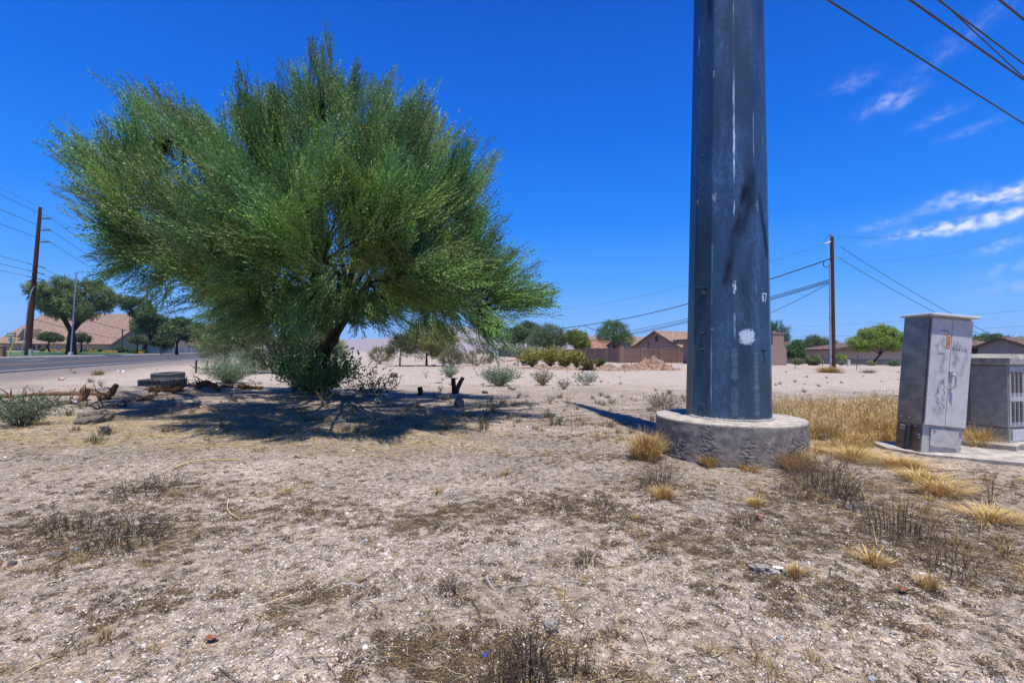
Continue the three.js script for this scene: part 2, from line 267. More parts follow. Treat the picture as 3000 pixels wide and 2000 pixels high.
// mountains far off
{ const so = new Soup(), ks = [[-400, 1000], [100, 985], [250, 985], [350, 968], [440, 955], [520, 950], [600, 962], [700, 978], [830, 985], [960, 993], [1120, 992], [1220, 978], [1290, 958], [1330, 950], [1400, 966], [1500, 988], [1640, 996], [1700, 992], [1738, 981], [1775, 992], [1900, 1014], [2100, 1024], [2500, 1032], [3400, 1036]], D = 3600, rows = 9, cols = [];
  for (let px = -400; px <= 3400; px += 6) { let i = 1; while (i < ks.length - 1 && px > ks[i][0]) i++; const t = clamp((px - ks[i - 1][0]) / (ks[i][0] - ks[i - 1][0])); const py = lerp(ks[i - 1][1], ks[i][1], t) + 5 * fbm(px * .012, 3, 5); cols.push(P(px, Math.min(py, 1012 + (px - 1500) * .0107 + 20), D)); }
  for (let j = 0; j <= rows; j++) for (const c of cols) { const t = j / rows, k = lerp(1, .72, t); const y = c.y * (1 - t) ** 1.2 + (1 - t) * t * c.y * .9 * fbm(c.x * .004, t * 4, 4) - t * 4; so.v(c.x * k, y, c.z * k, [1, 1, 1]); }
  const n = cols.length; for (let j = 0; j < rows; j++) for (let i = 0; i < n - 1; i++) { const a = j * n + i; so.i.push(a, a + 1, a + n + 1, a, a + n + 1, a + n); }
  struct(tag(mesh('mountains', so.geo(), M(.27, .21, .20)), 'hazy bare mountains on the far horizon', 'mountains')); }
// ---------------------------------------------------------------- steel transmission pole on its concrete footing
const PC = V(3.33, 0, -7.35);
{
  const o = thing('concrete_footing', 'round rough concrete footing under the dark steel pole', 'footing', [PC.x, height(PC.x, PC.z) - .05, PC.z]);
  const R = 1.06, so = new Soup(), n = 420, prof = [];
  for (let i = 0; i <= 22; i++) prof.push([i / 22, 0]);
  const H = .57, ring = (f) => { const k = so.p.length / 3; for (let i = 0; i < n; i++) { const a = i / n * 6.2832, [r, y, w] = f(a); const bump = w; so.v(Math.cos(a) * (r + bump), y, Math.sin(a) * (r + bump), [1, 1, 1]); so.uv.splice(-2, 2, a * R, y); } return k; };
  const rows = []; for (let j = 0; j <= 44; j++) { const y = H * j / 44; rows.push(ring((a) => { const c = Math.cos(a) * 5, s = Math.sin(a) * 5; const pit = sst(.3, .85, n3(c * 3.1, y * 22, s * 3.1) + .7 * n3(c * 8, y * 50, s * 8)) * (1 - sst(.24, .44, y + .16 * n3(c, 1, s))) * clamp(.55 + n3(c * .5, 4, s * .5)); return [R, y, .004 * n3(c, y * 5, s) + .0012 * n3(c * 7, y * 40, s * 7) - .024 * pit - (j === 44 ? .014 : 0)]; })); }
  for (let j = 0; j < 44; j++) for (let i = 0; i < n; i++) { const a = rows[j] + i, b = rows[j] + (i + 1) % n; so.i.push(a, b, b + n, a, b + n, a + n); }
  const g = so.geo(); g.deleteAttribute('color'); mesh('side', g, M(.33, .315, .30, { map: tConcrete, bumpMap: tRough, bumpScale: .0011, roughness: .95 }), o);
  const st = new Soup(); const c = st.v(0, H + .012, 0, [1, 1, 1]); for (let j = 1; j <= 14; j++) for (let i = 0; i < n; i++) { const a = i / n * 6.2832, r = j < 13 ? (R - .03) * j / 13 : R - .012; st.v(Math.cos(a) * r, H + .01 * (1 - j / 14) + .004 * n2(Math.cos(a) * r * 3, Math.sin(a) * r * 3) + (j === 14 ? -.01 : 0), Math.sin(a) * r, [1, 1, 1]); }
  st.uv = []; for (let i = 0; i < st.p.length; i += 3) st.uv.push(st.p[i] * .6, st.p[i + 2] * .6);
  for (let i = 0; i < n; i++) { st.i.push(c, 1 + (i + 1) % n, 1 + i); for (let j = 0; j < 13; j++) { const a = 1 + j * n + i, b = 1 + j * n + (i + 1) % n; st.i.push(a, b, b + n, a, b + n, a + n); } }
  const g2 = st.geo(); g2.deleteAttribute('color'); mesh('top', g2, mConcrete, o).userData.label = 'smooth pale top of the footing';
}
{
  const baseY = height(PC.x, PC.z) + .53, o = thing('transmission_pole', 'huge dark blue-grey many-sided steel pole rising out of view', 'pole', [PC.x, baseY, PC.z], Math.atan2(-PC.x, -PC.z));
  // the pole's own axes: +z towards the camera; angle a to the viewer's right
  const HT = 33, R0 = .615, R1 = .045, rad = (y) => lerp(R0, R1, y / HT), DEG = Math.PI / 180, ap = (a) => { const k = ((a - 8) % 30 + 45) % 30 - 15; return Math.cos(15 * DEG) / Math.cos((15 - Math.abs(k)) * DEG) ; };
  let poleCanvas; canvasTex(2048, 2048, (g, W, Hh) => { poleCanvas = g;
    const X = (deg) => W / 2 + deg / 360 * W, Y = (m) => Hh - m / 8 * Hh;
    g.fillStyle = '#41596b'; g.fillRect(0, 0, W, Hh);
    for (let i = 0; i < 2600; i++) { const x = rr(0, W), y = rr(0, Hh), l = rr(30, 260); g.strokeStyle = `rgba(${rnd() < .5 ? '28,42,54' : '88,116,138'},${rr(.05, .16)})`; g.lineWidth = rr(.6, 2); g.beginPath(); g.moveTo(x, y); g.lineTo(x + l, y + rr(-6, 6)); g.stroke(); }
    // flaking on the left facets
    for (let i = 0; i < 5200; i++) { const m = rr(3.2, 5.8), d = -52 + gauss() * 22 - 4; if (fbm(d * .08, m * 2.6, 3) < -.02) continue; g.fillStyle = ['rgba(150,165,180,.5)', 'rgba(130,100,92,.5)', 'rgba(22,30,38,.6)', 'rgba(84,106,138,.5)'][(rnd() * 4) | 0]; g.fillRect(X(d), Y(m), rr(1, 7), rr(1, 6)); }
    const flake = (d, m, w, h) => { for (let i = 0; i < 60; i++) { g.fillStyle = ['rgba(225,215,205,.8)', 'rgba(190,160,140,.8)', 'rgba(60,60,60,.7)'][(rnd() * 3) | 0]; g.fillRect(X(d) + gauss() * w, Y(m) + gauss() * h, rr(2, 7), rr(2, 6)); } };
    flake(-20, 3.25, 20, 22); flake(44, 3.1, 16, 20); flake(-22, 5.1, 8, 10); flake(74, 3.0, 6, 16); flake(-50, 3.25, 14, 10);
    // rubbed paint scratches plus highlights painted in where the corners catch light
    const rubGlint = (d, m0, m1, w, al) => { w *= 2; const y0 = Y(m0), y1 = Y(m1); for (let y = y1; y < y0; y++) { const t = (y - y1) / (y0 - y1), k = Math.min(1, Math.sin(t * 3.14) * (w > 30 ? 5 : 1.4)) * (.72 + .28 * n2(y * (w > 30 ? .06 : .012), d)); g.fillStyle = `rgba(232,236,238,${al * k * (w > 30 ? .6 : 1)})`; g.fillRect(X(d) - w * k * .5 + n2(y * .02, d) * 2, y, w * k, 1.2); } };
    rubGlint(8, 3.2, 5.3, 9, .9); rubGlint(8, 2.9, 3.2, 5, .8); rubGlint(8, 5.5, 7.2, 3, .7); rubGlint(38, 3.6, 4.6, 6, .75); rubGlint(38, 6.7, 7.3, 7, .5); rubGlint(-22, .1, 1.3, 9, .5); rubGlint(-22, 1.4, 2.6, 5, .35); rubGlint(8, .55, 1.05, 26, .38); rubGlint(38, .45, 1.0, 22, .3); rubGlint(8, .06, .5, 32, .34); rubGlint(38, .05, .5, 28, .32); rubGlint(-52, .6, 1.2, 7, .5); rubGlint(68, .1, .5, 10, .4); rubGlint(-52, 5.4, 5.9, 5, .8); rubGlint(-22, 6.6, 7.4, 6, .4); rubGlint(8, 1.1, 1.6, 8, .4); rubGlint(-22, 2.3, 2.6, 12, .35);
    // white paint patch and small marks
    g.fillStyle = 'rgba(222,228,234,.92)'; for (let i = 0; i < 26; i++) g.fillRect(X(8) + rr(-14, 12), Y(1.91) + rr(-22, 20), rr(3, 8), rr(3, 10));
    g.strokeStyle = 'rgba(210,215,220,.8)'; g.lineWidth = 3; g.beginPath(); g.arc(X(-21), Y(1.33), 10, .3, 3); g.stroke(); g.beginPath(); g.ellipse(X(39), Y(1.88), 6, 22, 0, 0, 6.3); g.lineWidth = 1.5; g.stroke();
    // scuffed foot
    for (let i = 0; i < 500; i++) { g.fillStyle = ['rgba(205,200,192,.7)', 'rgba(30,32,34,.7)', 'rgba(150,130,110,.5)'][(rnd() * 3) | 0]; g.fillRect(X(rr(-95, 95)), Y(Math.abs(gauss()) * .05), rr(3, 18), rr(1, 4)); }
    // the painted number
    g.fillStyle = '#e6e9ec'; g.save(); g.translate(X(57), Y(1.76)); g.scale(1.35, 1); g.font = 'bold 46px sans-serif'; g.textAlign = 'center'; g.textBaseline = 'middle'; g.fillText('67', 0, 0); g.restore();
  });
  // dark diagonal bands and pale cloudy streaks multiplied into the shaft colour
  const S = 2048, im = poleCanvas.getImageData(0, 0, S, S).data, out = new Uint8Array(S * S * 4);
  const darkDiagonals = [[[[24, 3.3], [14, 2.9], [2, 2.35], [-3, 2.0]], 5, .62], [[[34, 3.5], [30, 3.15], [18, 2.75]], 7, .5], [[[50, 3.2], [58, 2.8], [66, 2.4]], 4, .6], [[[-42, 7.2], [-34, 6.6], [-30, 6.0]], 5, .5], [[[-12, 7.4], [-16, 6.8]], 4, .35], [[[22, 1.9], [28, 1.4], [24, .8]], 9, .22]];
  for (let j = 0; j < S; j++) for (let i = 0; i < S; i++) {
    const k = (j * S + i) * 4, a = (i / S - .5) * 360, m = (1 - j / S) * 8; let f = 1, white = 0; if (Math.abs(a - 25) < 20 && Math.abs(m - 1.19) < .25) white = sst(.0, .9, 1.2 - Math.abs((a - 25) / 11.5) ** 3 - Math.abs((m - 1.19) / .115) ** 3 + .75 * fbm(a * .2, m * 14, 5)) * .95;
    if (Math.abs(a) < 110) {
      const wx = fbm(a * .03, m * 1.1, 3), wy = fbm(a * .03 + 9, m * 1.1 + 4, 3), cl = 1 - Math.abs(fbm(a * .035 + wx * 1.6, m * 1.5 + wy * 1.2, 4)) * 2.6, mass = fbm(a * .02 + 3, m * .5, 3);
      f += .34 * clamp(cl) ** 3 * clamp(.5 + mass * 1.6) * (a > -24 ? 1 : .3) + .16 * mass;
      for (const [pl, w, al] of darkDiagonals) { let dm = 1e9; for (let q = 0; q < pl.length - 1; q++) { const [ax, ay] = pl[q], [bx, by] = pl[q + 1], sx = 9, dx = (bx - ax), dy = (by - ay) * 60, px = a - ax, py = (m - ay) * 60, t = clamp((px * dx + py * dy) / (dx * dx + dy * dy)); dm = Math.min(dm, Math.hypot(px - t * dx, py - t * dy)); } if (dm < w * 3) f *= 1 - al * Math.exp(-((dm / w) ** 2)) * clamp(.75 + .9 * wx + .3 * n2(a * .6, m * 9)); }
      f *= 1 + .05 * n2(a * .4, m * 40);
    }
    const o2 = ((S - 1 - j) * S + i) * 4; for (let c = 0; c < 3; c++) out[o2 + c] = clamp(lerp(im[k + c] * f, [232, 235, 240][c], white), 0, 255); out[o2 + 3] = 255;
  }
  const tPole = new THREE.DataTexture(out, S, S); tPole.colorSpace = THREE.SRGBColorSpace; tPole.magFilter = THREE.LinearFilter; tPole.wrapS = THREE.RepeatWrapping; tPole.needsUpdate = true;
  const so = new Soup();
  // rounded bends: near a corner the radius follows a small arc instead of the sharp polygon
  const poly = (a) => { const k = ((a - 8) % 30 + 30) % 30, d = Math.min(k, 30 - k); const flat = Math.cos(15 * DEG) / Math.cos((15 - d) * DEG); return d < 3 ? flat - .0045 * (1 - d / 3) ** 2 : flat; };
  const angs = []; for (let k = 0; k < 12; k++) for (const e of [0, 1, 2, 3, 5, 15, 25, 27, 28, 29]) angs.push(8 + k * 30 + e);
  const ys = []; for (let y = 0; y <= 8; y += .4) ys.push(y); for (let y = 9; y <= HT; y += 2) ys.push(y);
  const nA = angs.length + 1; for (const y of ys) for (let i = 0; i < nA; i++) { const a = angs[i % angs.length] + (i === angs.length ? 360 : 0), r = rad(y) * poly(a); so.v(Math.sin(a * DEG) * r, y, Math.cos(a * DEG) * r, [1, 1, 1]); so.uv.splice(-2, 2, .5 + a / 360, y / 8); }
  for (let j = 0; j < ys.length - 1; j++) for (let i = 0; i < nA - 1; i++) { const a = j * nA + i; so.i.push(a, a + 1, a + nA + 1, a, a + nA + 1, a + nA); }
  const g = so.geo(); g.deleteAttribute('color');
  const tBrush = tex(512, 512, (() => { const a = tile((u, v) => fbm(u * 4, v * 60, 3)); return (u, v, o) => { o[0] = o[1] = o[2] = 128 + 90 * a(u, v); }; })(), false); tBrush.repeat.set(2, 3);
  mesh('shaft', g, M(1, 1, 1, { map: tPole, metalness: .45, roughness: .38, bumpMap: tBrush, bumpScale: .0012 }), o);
  const onFace = (deg, y, out = 0) => { const r = rad(y) * Math.cos(15 * DEG) + out; return [Math.sin(deg * DEG) * r, y, Math.cos(deg * DEG) * r]; };
  const mP = M(.05, .085, .12, { metalness: .25, roughness: .5 }), fit = (name, gg, deg, y, out) => { const q = mesh(name, gg, mP, o); q.position.set(...onFace(deg, y, out)); q.rotation.y = deg * DEG; q.rotation.x = -(R0 - R1) / HT; return q; };
  fit('lug_box', merge([box(.11, .105, .10, 0, 0, 0, .012), box(.13, .014, .12, 0, .055, .004, .004)]), -37, 1.86, .045);
  for (const [deg, y] of [[-37, 1.24], [-37, 1.0], [53, 1.0]]) fit('step_clip', merge([box(.075, .02, .05, 0, .008, 0, .006), box(.05, .018, .03, 0, -.008, -.005, .005)]), deg, y, .02);
  fit('grounding_plate', box(.13, .17, .018, 0, 0, 0, .008), -37, .13, .006); fit('plate_rim', merge([box(.10, .008, .012, 0, .066, .01), box(.008, .13, .012, .05, 0, .01)]), -37, .13, .006);
  const weld = new Soup(); for (let a = 0; a < 360; a += 6) { const p = (b) => { const r = R0 * poly(b) + .012; return V(Math.sin(b * DEG) * r, .004, Math.cos(b * DEG) * r); }; weld.tube([p(a), p(a + 6)], .016, 5, [1, 1, 1], .5); }
  mesh('base_sealant', weld.geo(), M(.33, .31, .29), o);
}

// ---------------------------------------------------------------- utility cabinets on the right
const tCabSide = tex(512, 1024, (u, v, o) => { const b = fbm(u * .9, v * 7, 5), c = fbm(u * 2, v * 26 + 8, 4), l = .35 + .9 * (b * .6 + c * .35), f = 1 + .06 * (rnd() - .5); o[0] = lerp(150, 205, l) * f; o[1] = lerp(140, 192, l) * f; o[2] = lerp(134, 180, l) * f; });
let doorCanvas; canvasTex(512, 1024, (g, W, H) => { doorCanvas = g;
  g.fillStyle = '#d4d2cc'; g.fillRect(0, 0, W, H);
  for (let i = 0; i < 900; i++) { g.fillStyle = `rgba(${rnd() < .5 ? '150,150,150' : '235,235,235'},.05)`; g.beginPath(); g.ellipse(rr(0, W), rr(0, H), rr(5, 50), rr(5, 50), 0, 0, 7); g.fill(); }
  g.fillStyle = 'rgba(30,30,34,.85)'; const marks = (x, y, n, w, h) => { for (let i = 0; i < n; i++) { if (rnd() < .12) continue; g.fillRect(x + i * w, y + i * .4, w * rr(.35, .75), h); } };
  marks(120, 122, 9, 10, 17); marks(270, 282, 13, 12, 26); marks(430, 290, 2, 12, 26); marks(110, 338, 6, 11, 18);
});
const tDoor = (() => { const W = 512, H = 1024, im = doorCanvas.getImageData(0, 0, W, H).data, out = new Uint8Array(W * H * 4), sm = [[[[.28, .2], [.34, .3]], 20, .7], [[[.16, .26], [.2, .34]], 22, .6], [[[.42, .17], [.44, .22]], 18, .8], [[[.36, .36], [.3, .44], [.34, .5]], 24, .6], [[[.55, .28], [.6, .24], [.72, .26]], 26, .7], [[[.6, .32], [.66, .38], [.6, .42]], 24, .9], [[[.86, .28], [.9, .34], [.84, .42], [.8, .5]], 20, .5], [[[.36, .58], [.28, .64], [.24, .72], [.27, .79], [.34, .83]], 15, 1], [[[.38, .6], [.42, .68], [.39, .73], [.38, .78], [.44, .82]], 10, .9], [[[.2, .85], [.3, .88], [.38, .86]], 26, .5], [[[.14, .5], [.2, .6]], 20, .2]];
  for (let j = 0; j < H; j++) for (let i = 0; i < W; i++) { let s = 0; const x = i + 14 * n2(i / 60, j / 60), y = j + 14 * n2(i / 60 + 7, j / 60); for (const [pl, w, al] of sm) { let dm = 1e9; for (let q = 0; q < pl.length - 1; q++) { const ax = pl[q][0] * W, ay = pl[q][1] * H, dx = pl[q + 1][0] * W - ax, dy = pl[q + 1][1] * H - ay, t = clamp(((x - ax) * dx + (y - ay) * dy) / (dx * dx + dy * dy)); dm = Math.min(dm, Math.hypot(x - ax - t * dx, y - ay - t * dy)); } s += al * Math.exp(-((dm / (w * 1.2)) ** 2)); } s = clamp(s * (.45 + .8 * fbm(i / 26, j / 70, 4)) , 0, .75); const k = (j * W + i) * 4, o = ((H - 1 - j) * W + i) * 4; out[o] = lerp(im[k], 78, s); out[o + 1] = lerp(im[k + 1], 88, s); out[o + 2] = lerp(im[k + 2], 112, s); out[o + 3] = 255; }
  const t = new THREE.DataTexture(out, W, H); t.colorSpace = THREE.SRGBColorSpace; t.magFilter = THREE.LinearFilter; t.needsUpdate = true; return t; })();
{
  const A = G(2700, 1333), yaw = -.10, o = thing('utility_cabinet', 'tall leaning metal utility cabinet with two smeared grey doors', 'cabinet', [A.x, height(A.x, A.z) + .05, A.z]);
  o.rotation.set(.0, -.03, -.085, 'YXZ');
  // own axes: x along the doors to the right, -z to the back; the near corner stands at the origin
  const w = .60, d = .50, H0 = .39, H = 2.02, mGrey = M(.62, .61, .585, { map: tStucco, roughness: .55, metalness: .15 }), mBronze = M(.86, .775, .70, { map: tCabSide, metalness: .65, roughness: .36 });
  const uvFit = (g, W, Hh) => { const p = g.attributes.position, u = g.attributes.uv; for (let i = 0; i < p.count; i++) u.setXY(i, p.getX(i) / W, p.getY(i) / Hh); return g; };
  mesh('body', uvBox(new THREE.BoxGeometry(w - .01, H - H0, d - .02).translate(w / 2, H0 + (H - H0) / 2, -d / 2 - .012)), mGrey, o);
  const side = uvBox(new THREE.BoxGeometry(.012, H - H0 - .02, d - .03).translate(-.003, H0 + (H - H0) / 2, -d / 2 - .008)); { const p = side.attributes.position, u = side.attributes.uv; for (let i = 0; i < p.count; i++) u.setXY(i, p.getZ(i) / d, p.getY(i) / 2); }
  mesh('side_panel', side, mBronze, o).userData.label = 'bronze stained side panel';
  const dw = w / 2 - .006, door = (x0, name) => { const g = box(dw, H - H0 - .05, .022, 0, 0, 0, .005); g.translate(x0 + dw / 2, H0 + (H - H0) / 2 - .01, .004); const p = g.attributes.position, u = g.attributes.uv; for (let i = 0; i < p.count; i++) u.setXY(i, p.getX(i) / w, (p.getY(i) - H0) / (H - H0)); return mesh(name, g, M(.86, .86, .87, { map: tDoor, roughness: .5 }), o); };
  const dl = door(.004, 'door'), dr = door(.004 + dw + .006, 'door');
  const hg = []; for (let k = 0; k < 26; k++) hg.push(cyl(.009, .009, .048, 0, H0 + .06 + k * .06, .014, 8)); mesh('hinge', merge(hg), M(.25, .24, .23, { metalness: .6, roughness: .5 }), dl);
  const hs = new Soup(); hs.tube([V(0, .06, .03), V(0, .05, .075), V(.028, .0, .075), V(.03, -.12, .07), V(.0, -.15, .05), V(0, -.15, .02)], [.012, .012, .011, .010, .01, .01], 8); const hm = mesh('handle', hs.geo(), mSteel, dr); hm.position.set(.004 + dw + .03, 1.12, 0); for (const q of [box(.05, .09, .03, 0, .06, .02, .008), box(.035, .04, .03, 0, -.16, .018, .006)]) mesh('handle_plate', q, mSteel, dr).position.copy(hm.position);
  const lb = mesh('warning_label', uvBox(new THREE.BoxGeometry(.048, .2, .004)), M(1, 1, 1, { roughness: .6, map: canvasTex(64, 256, (g, W, Hh) => { g.fillStyle = '#c0571c'; g.fillRect(0, 0, W, Hh); g.fillStyle = '#e6c9b4'; g.fillRect(12, 14, 40, 18); g.fillRect(0, 50, W, 5); g.fillRect(14, 228, 36, 12); g.strokeStyle = '#e6c9b4'; g.lineWidth = 4; g.beginPath(); g.ellipse(32, 110, 20, 40, 0, 0, 7); g.stroke(); g.fillRect(29, 90, 6, 40); for (let y = 166; y < 215; y += 12) g.fillRect(18, y, 28, 3); }) }), dl);
  { const p = lb.geometry.attributes.position, u = lb.geometry.attributes.uv; for (let i = 0; i < p.count; i++) u.setXY(i, p.getX(i) / .048 + .5, p.getY(i) / .2 + .5); } lb.position.set(.255, 1.66, .0175);
  mesh('lid', box(w + .09, .035, d + .12, w / 2, H + .016, -d / 2 + .02, .01), M(.62, .60, .56, { roughness: .5 }), o);
  mesh('base', box(w - .03, H0, d - .02, w / 2, H0 / 2, -d / 2 - .012, .004), mGrey, o);
  const ap = mesh('access_panel', box(w - .2, H0 - .12, .012, w / 2 + .02, H0 / 2 + .035, -.006, .003), mGrey, o); const mB = M(.2, .2, .2); for (const [x, y] of [[.17, .33], [.53, .33], [.13, .1], [.34, .1], [.55, .1]]) mesh('bolt', cyl(.012, .012, .012, 0, -.006, 0, 8).rotateX(Math.PI / 2).translate(x, y, .004), mB, ap);
  for (const [y, z] of [[1.93, -.33], [.34, -.34]]) mesh('vent', merge([0, 1, 2].map((k) => box(.02, .012, .13, -.014, y - k * .026, z, .004))), mGrey, o);
  for (const [y, z] of [[1.86, -.1], [1.75, -.3], [1.38, -.3], [1.05, -.31], [.74, -.31], [.47, -.4], [.47, -.25], [.47, -.1], [.36, -.12], [.24, -.05], [.2, -.05]]) mesh('bolt', cyl(.011, .011, .014, 0, -.007, 0, 8).rotateZ(Math.PI / 2).translate(-.013, y, z), mSteel, o);
  mesh('side_base', box(.012, H0 - .02, d - .04, .004, H0 / 2, -d / 2 - .01, .003), M(.46, .42, .37, { map: tCabSide, metalness: .4, roughness: .4 }), o);
  mesh('bumper', box(.05, .36, .06, -.03, .19, -.24, .012), M(.035, .037, .042, { roughness: .6 }), o);
}
{
  const A = G(2958, 1299), o = thing('ventilated_cabinet', 'squat grey cabinet with louvred front at the edge of view', 'cabinet', [7.80, .13, -7.5], .34);
  const w = 1.5, d = 1.05, H = 1.22, mG = M(.40, .41, .405, { map: tStucco, roughness: .42, metalness: .2 }), b = .22;
  mesh('body', box(w - .04, H - b, d - .04, w / 2, b + (H - b) / 2, -d / 2, .004), mG, o);
  mesh('base', box(w - .02, b - .01, d - .02, w / 2, b / 2, -d / 2, .004), mG, o);
  mesh('lid', merge([box(w + .07, .10, d + .07, w / 2, H + .05, -d / 2, .012), uvBox(new THREE.CylinderGeometry((d + .05) * .7, (d + .07) * .705, .07, 4, 1).rotateY(Math.PI / 4).scale(w / d, 1, 1).translate(w / 2, H + .135, -d / 2))]), M(.5, .5, .48, { map: tConcrete, roughness: .6 }), o);
  for (const [z0, z1] of [[-.50, -.015], [-1.02, -.53]]) mesh('side_door', box(.02, H - b - .05, z1 - z0, .012, b + (H - b) / 2, (z0 + z1) / 2, .004), mG, o);
  mesh('latch', merge([box(.03, .09, .07, -.004, .95, -.515, .008), box(.02, H - b - .1, .03, -.002, b + (H - b) / 2, -.515)]), M(.22, .22, .22, { metalness: .5, roughness: .5 }), o);
  const fd = mesh('front_door', box(w - .06, H - b - .05, .02, w / 2, b + (H - b) / 2, -.012, .004), M(.56, .56, .57, { map: tStucco, roughness: .45 }), o);
  for (const y0 of [.33, .79]) for (let c = 0; c < 3; c++) { const g = []; for (let k = 0; k < 12; k++) g.push(uvBox(new THREE.BoxGeometry(.066, .016, .02).rotateX(.5)).translate(.10 + c * .11, y0 + k * .028, .004)); mesh('louvre', merge(g), M(.13, .12, .12), fd); }
  for (const q of [box(.05, .12, .05, .48, 1.02, .025, .01), box(.03, .1, .03, .48, .45, .02, .008)]) mesh('handle', q, M(.03, .05, .12, { roughness: .4 }), fd);
  mesh('kick_panel', box(w - .16, b - .06, .012, w / 2, b / 2, .0, .003), M(.56, .56, .57, { roughness: .45 }), o);
  mesh('foot_trim', box(w + .02, .03, d + .02, w / 2, .015, -d / 2), M(.35, .35, .35), o);
}
function slab(name, label, pts, y0, y1, m) {
  const s = new THREE.Shape(pts.map((p) => new THREE.Vector2(p.x, -p.z))), g = uvBox(new THREE.ExtrudeGeometry(s, { depth: y1 - y0, bevelEnabled: true, bevelSize: .015, bevelThickness: .012, bevelSegments: 2 }).rotateX(-Math.PI / 2).translate(0, y0, 0), .5);
  return tag(mesh(name, g, m), label, 'slab');
}
slab('concrete_pad', 'thin pale concrete pad under the tall leaning cabinet', [V(5.85, 0, -7.45), V(6.05, 0, -7.0), V(6.8, 0, -6.55), V(7.6, 0, -6.15), V(9.4, 0, -6.1), V(9.6, 0, -7.1), V(7.5, 0, -7.35), V(7.0, 0, -7.9), V(6.0, 0, -8.0)], -.06, .04, mConcrete);
slab('equipment_pad', 'raised concrete pad carrying the louvred cabinet', [V(7.62, 0, -7.25), V(9.6, 0, -8.5), V(9.2, 0, -9.6), V(7.0, 0, -8.7), V(7.05, 0, -8.0)], -.05, .12, mConcrete);

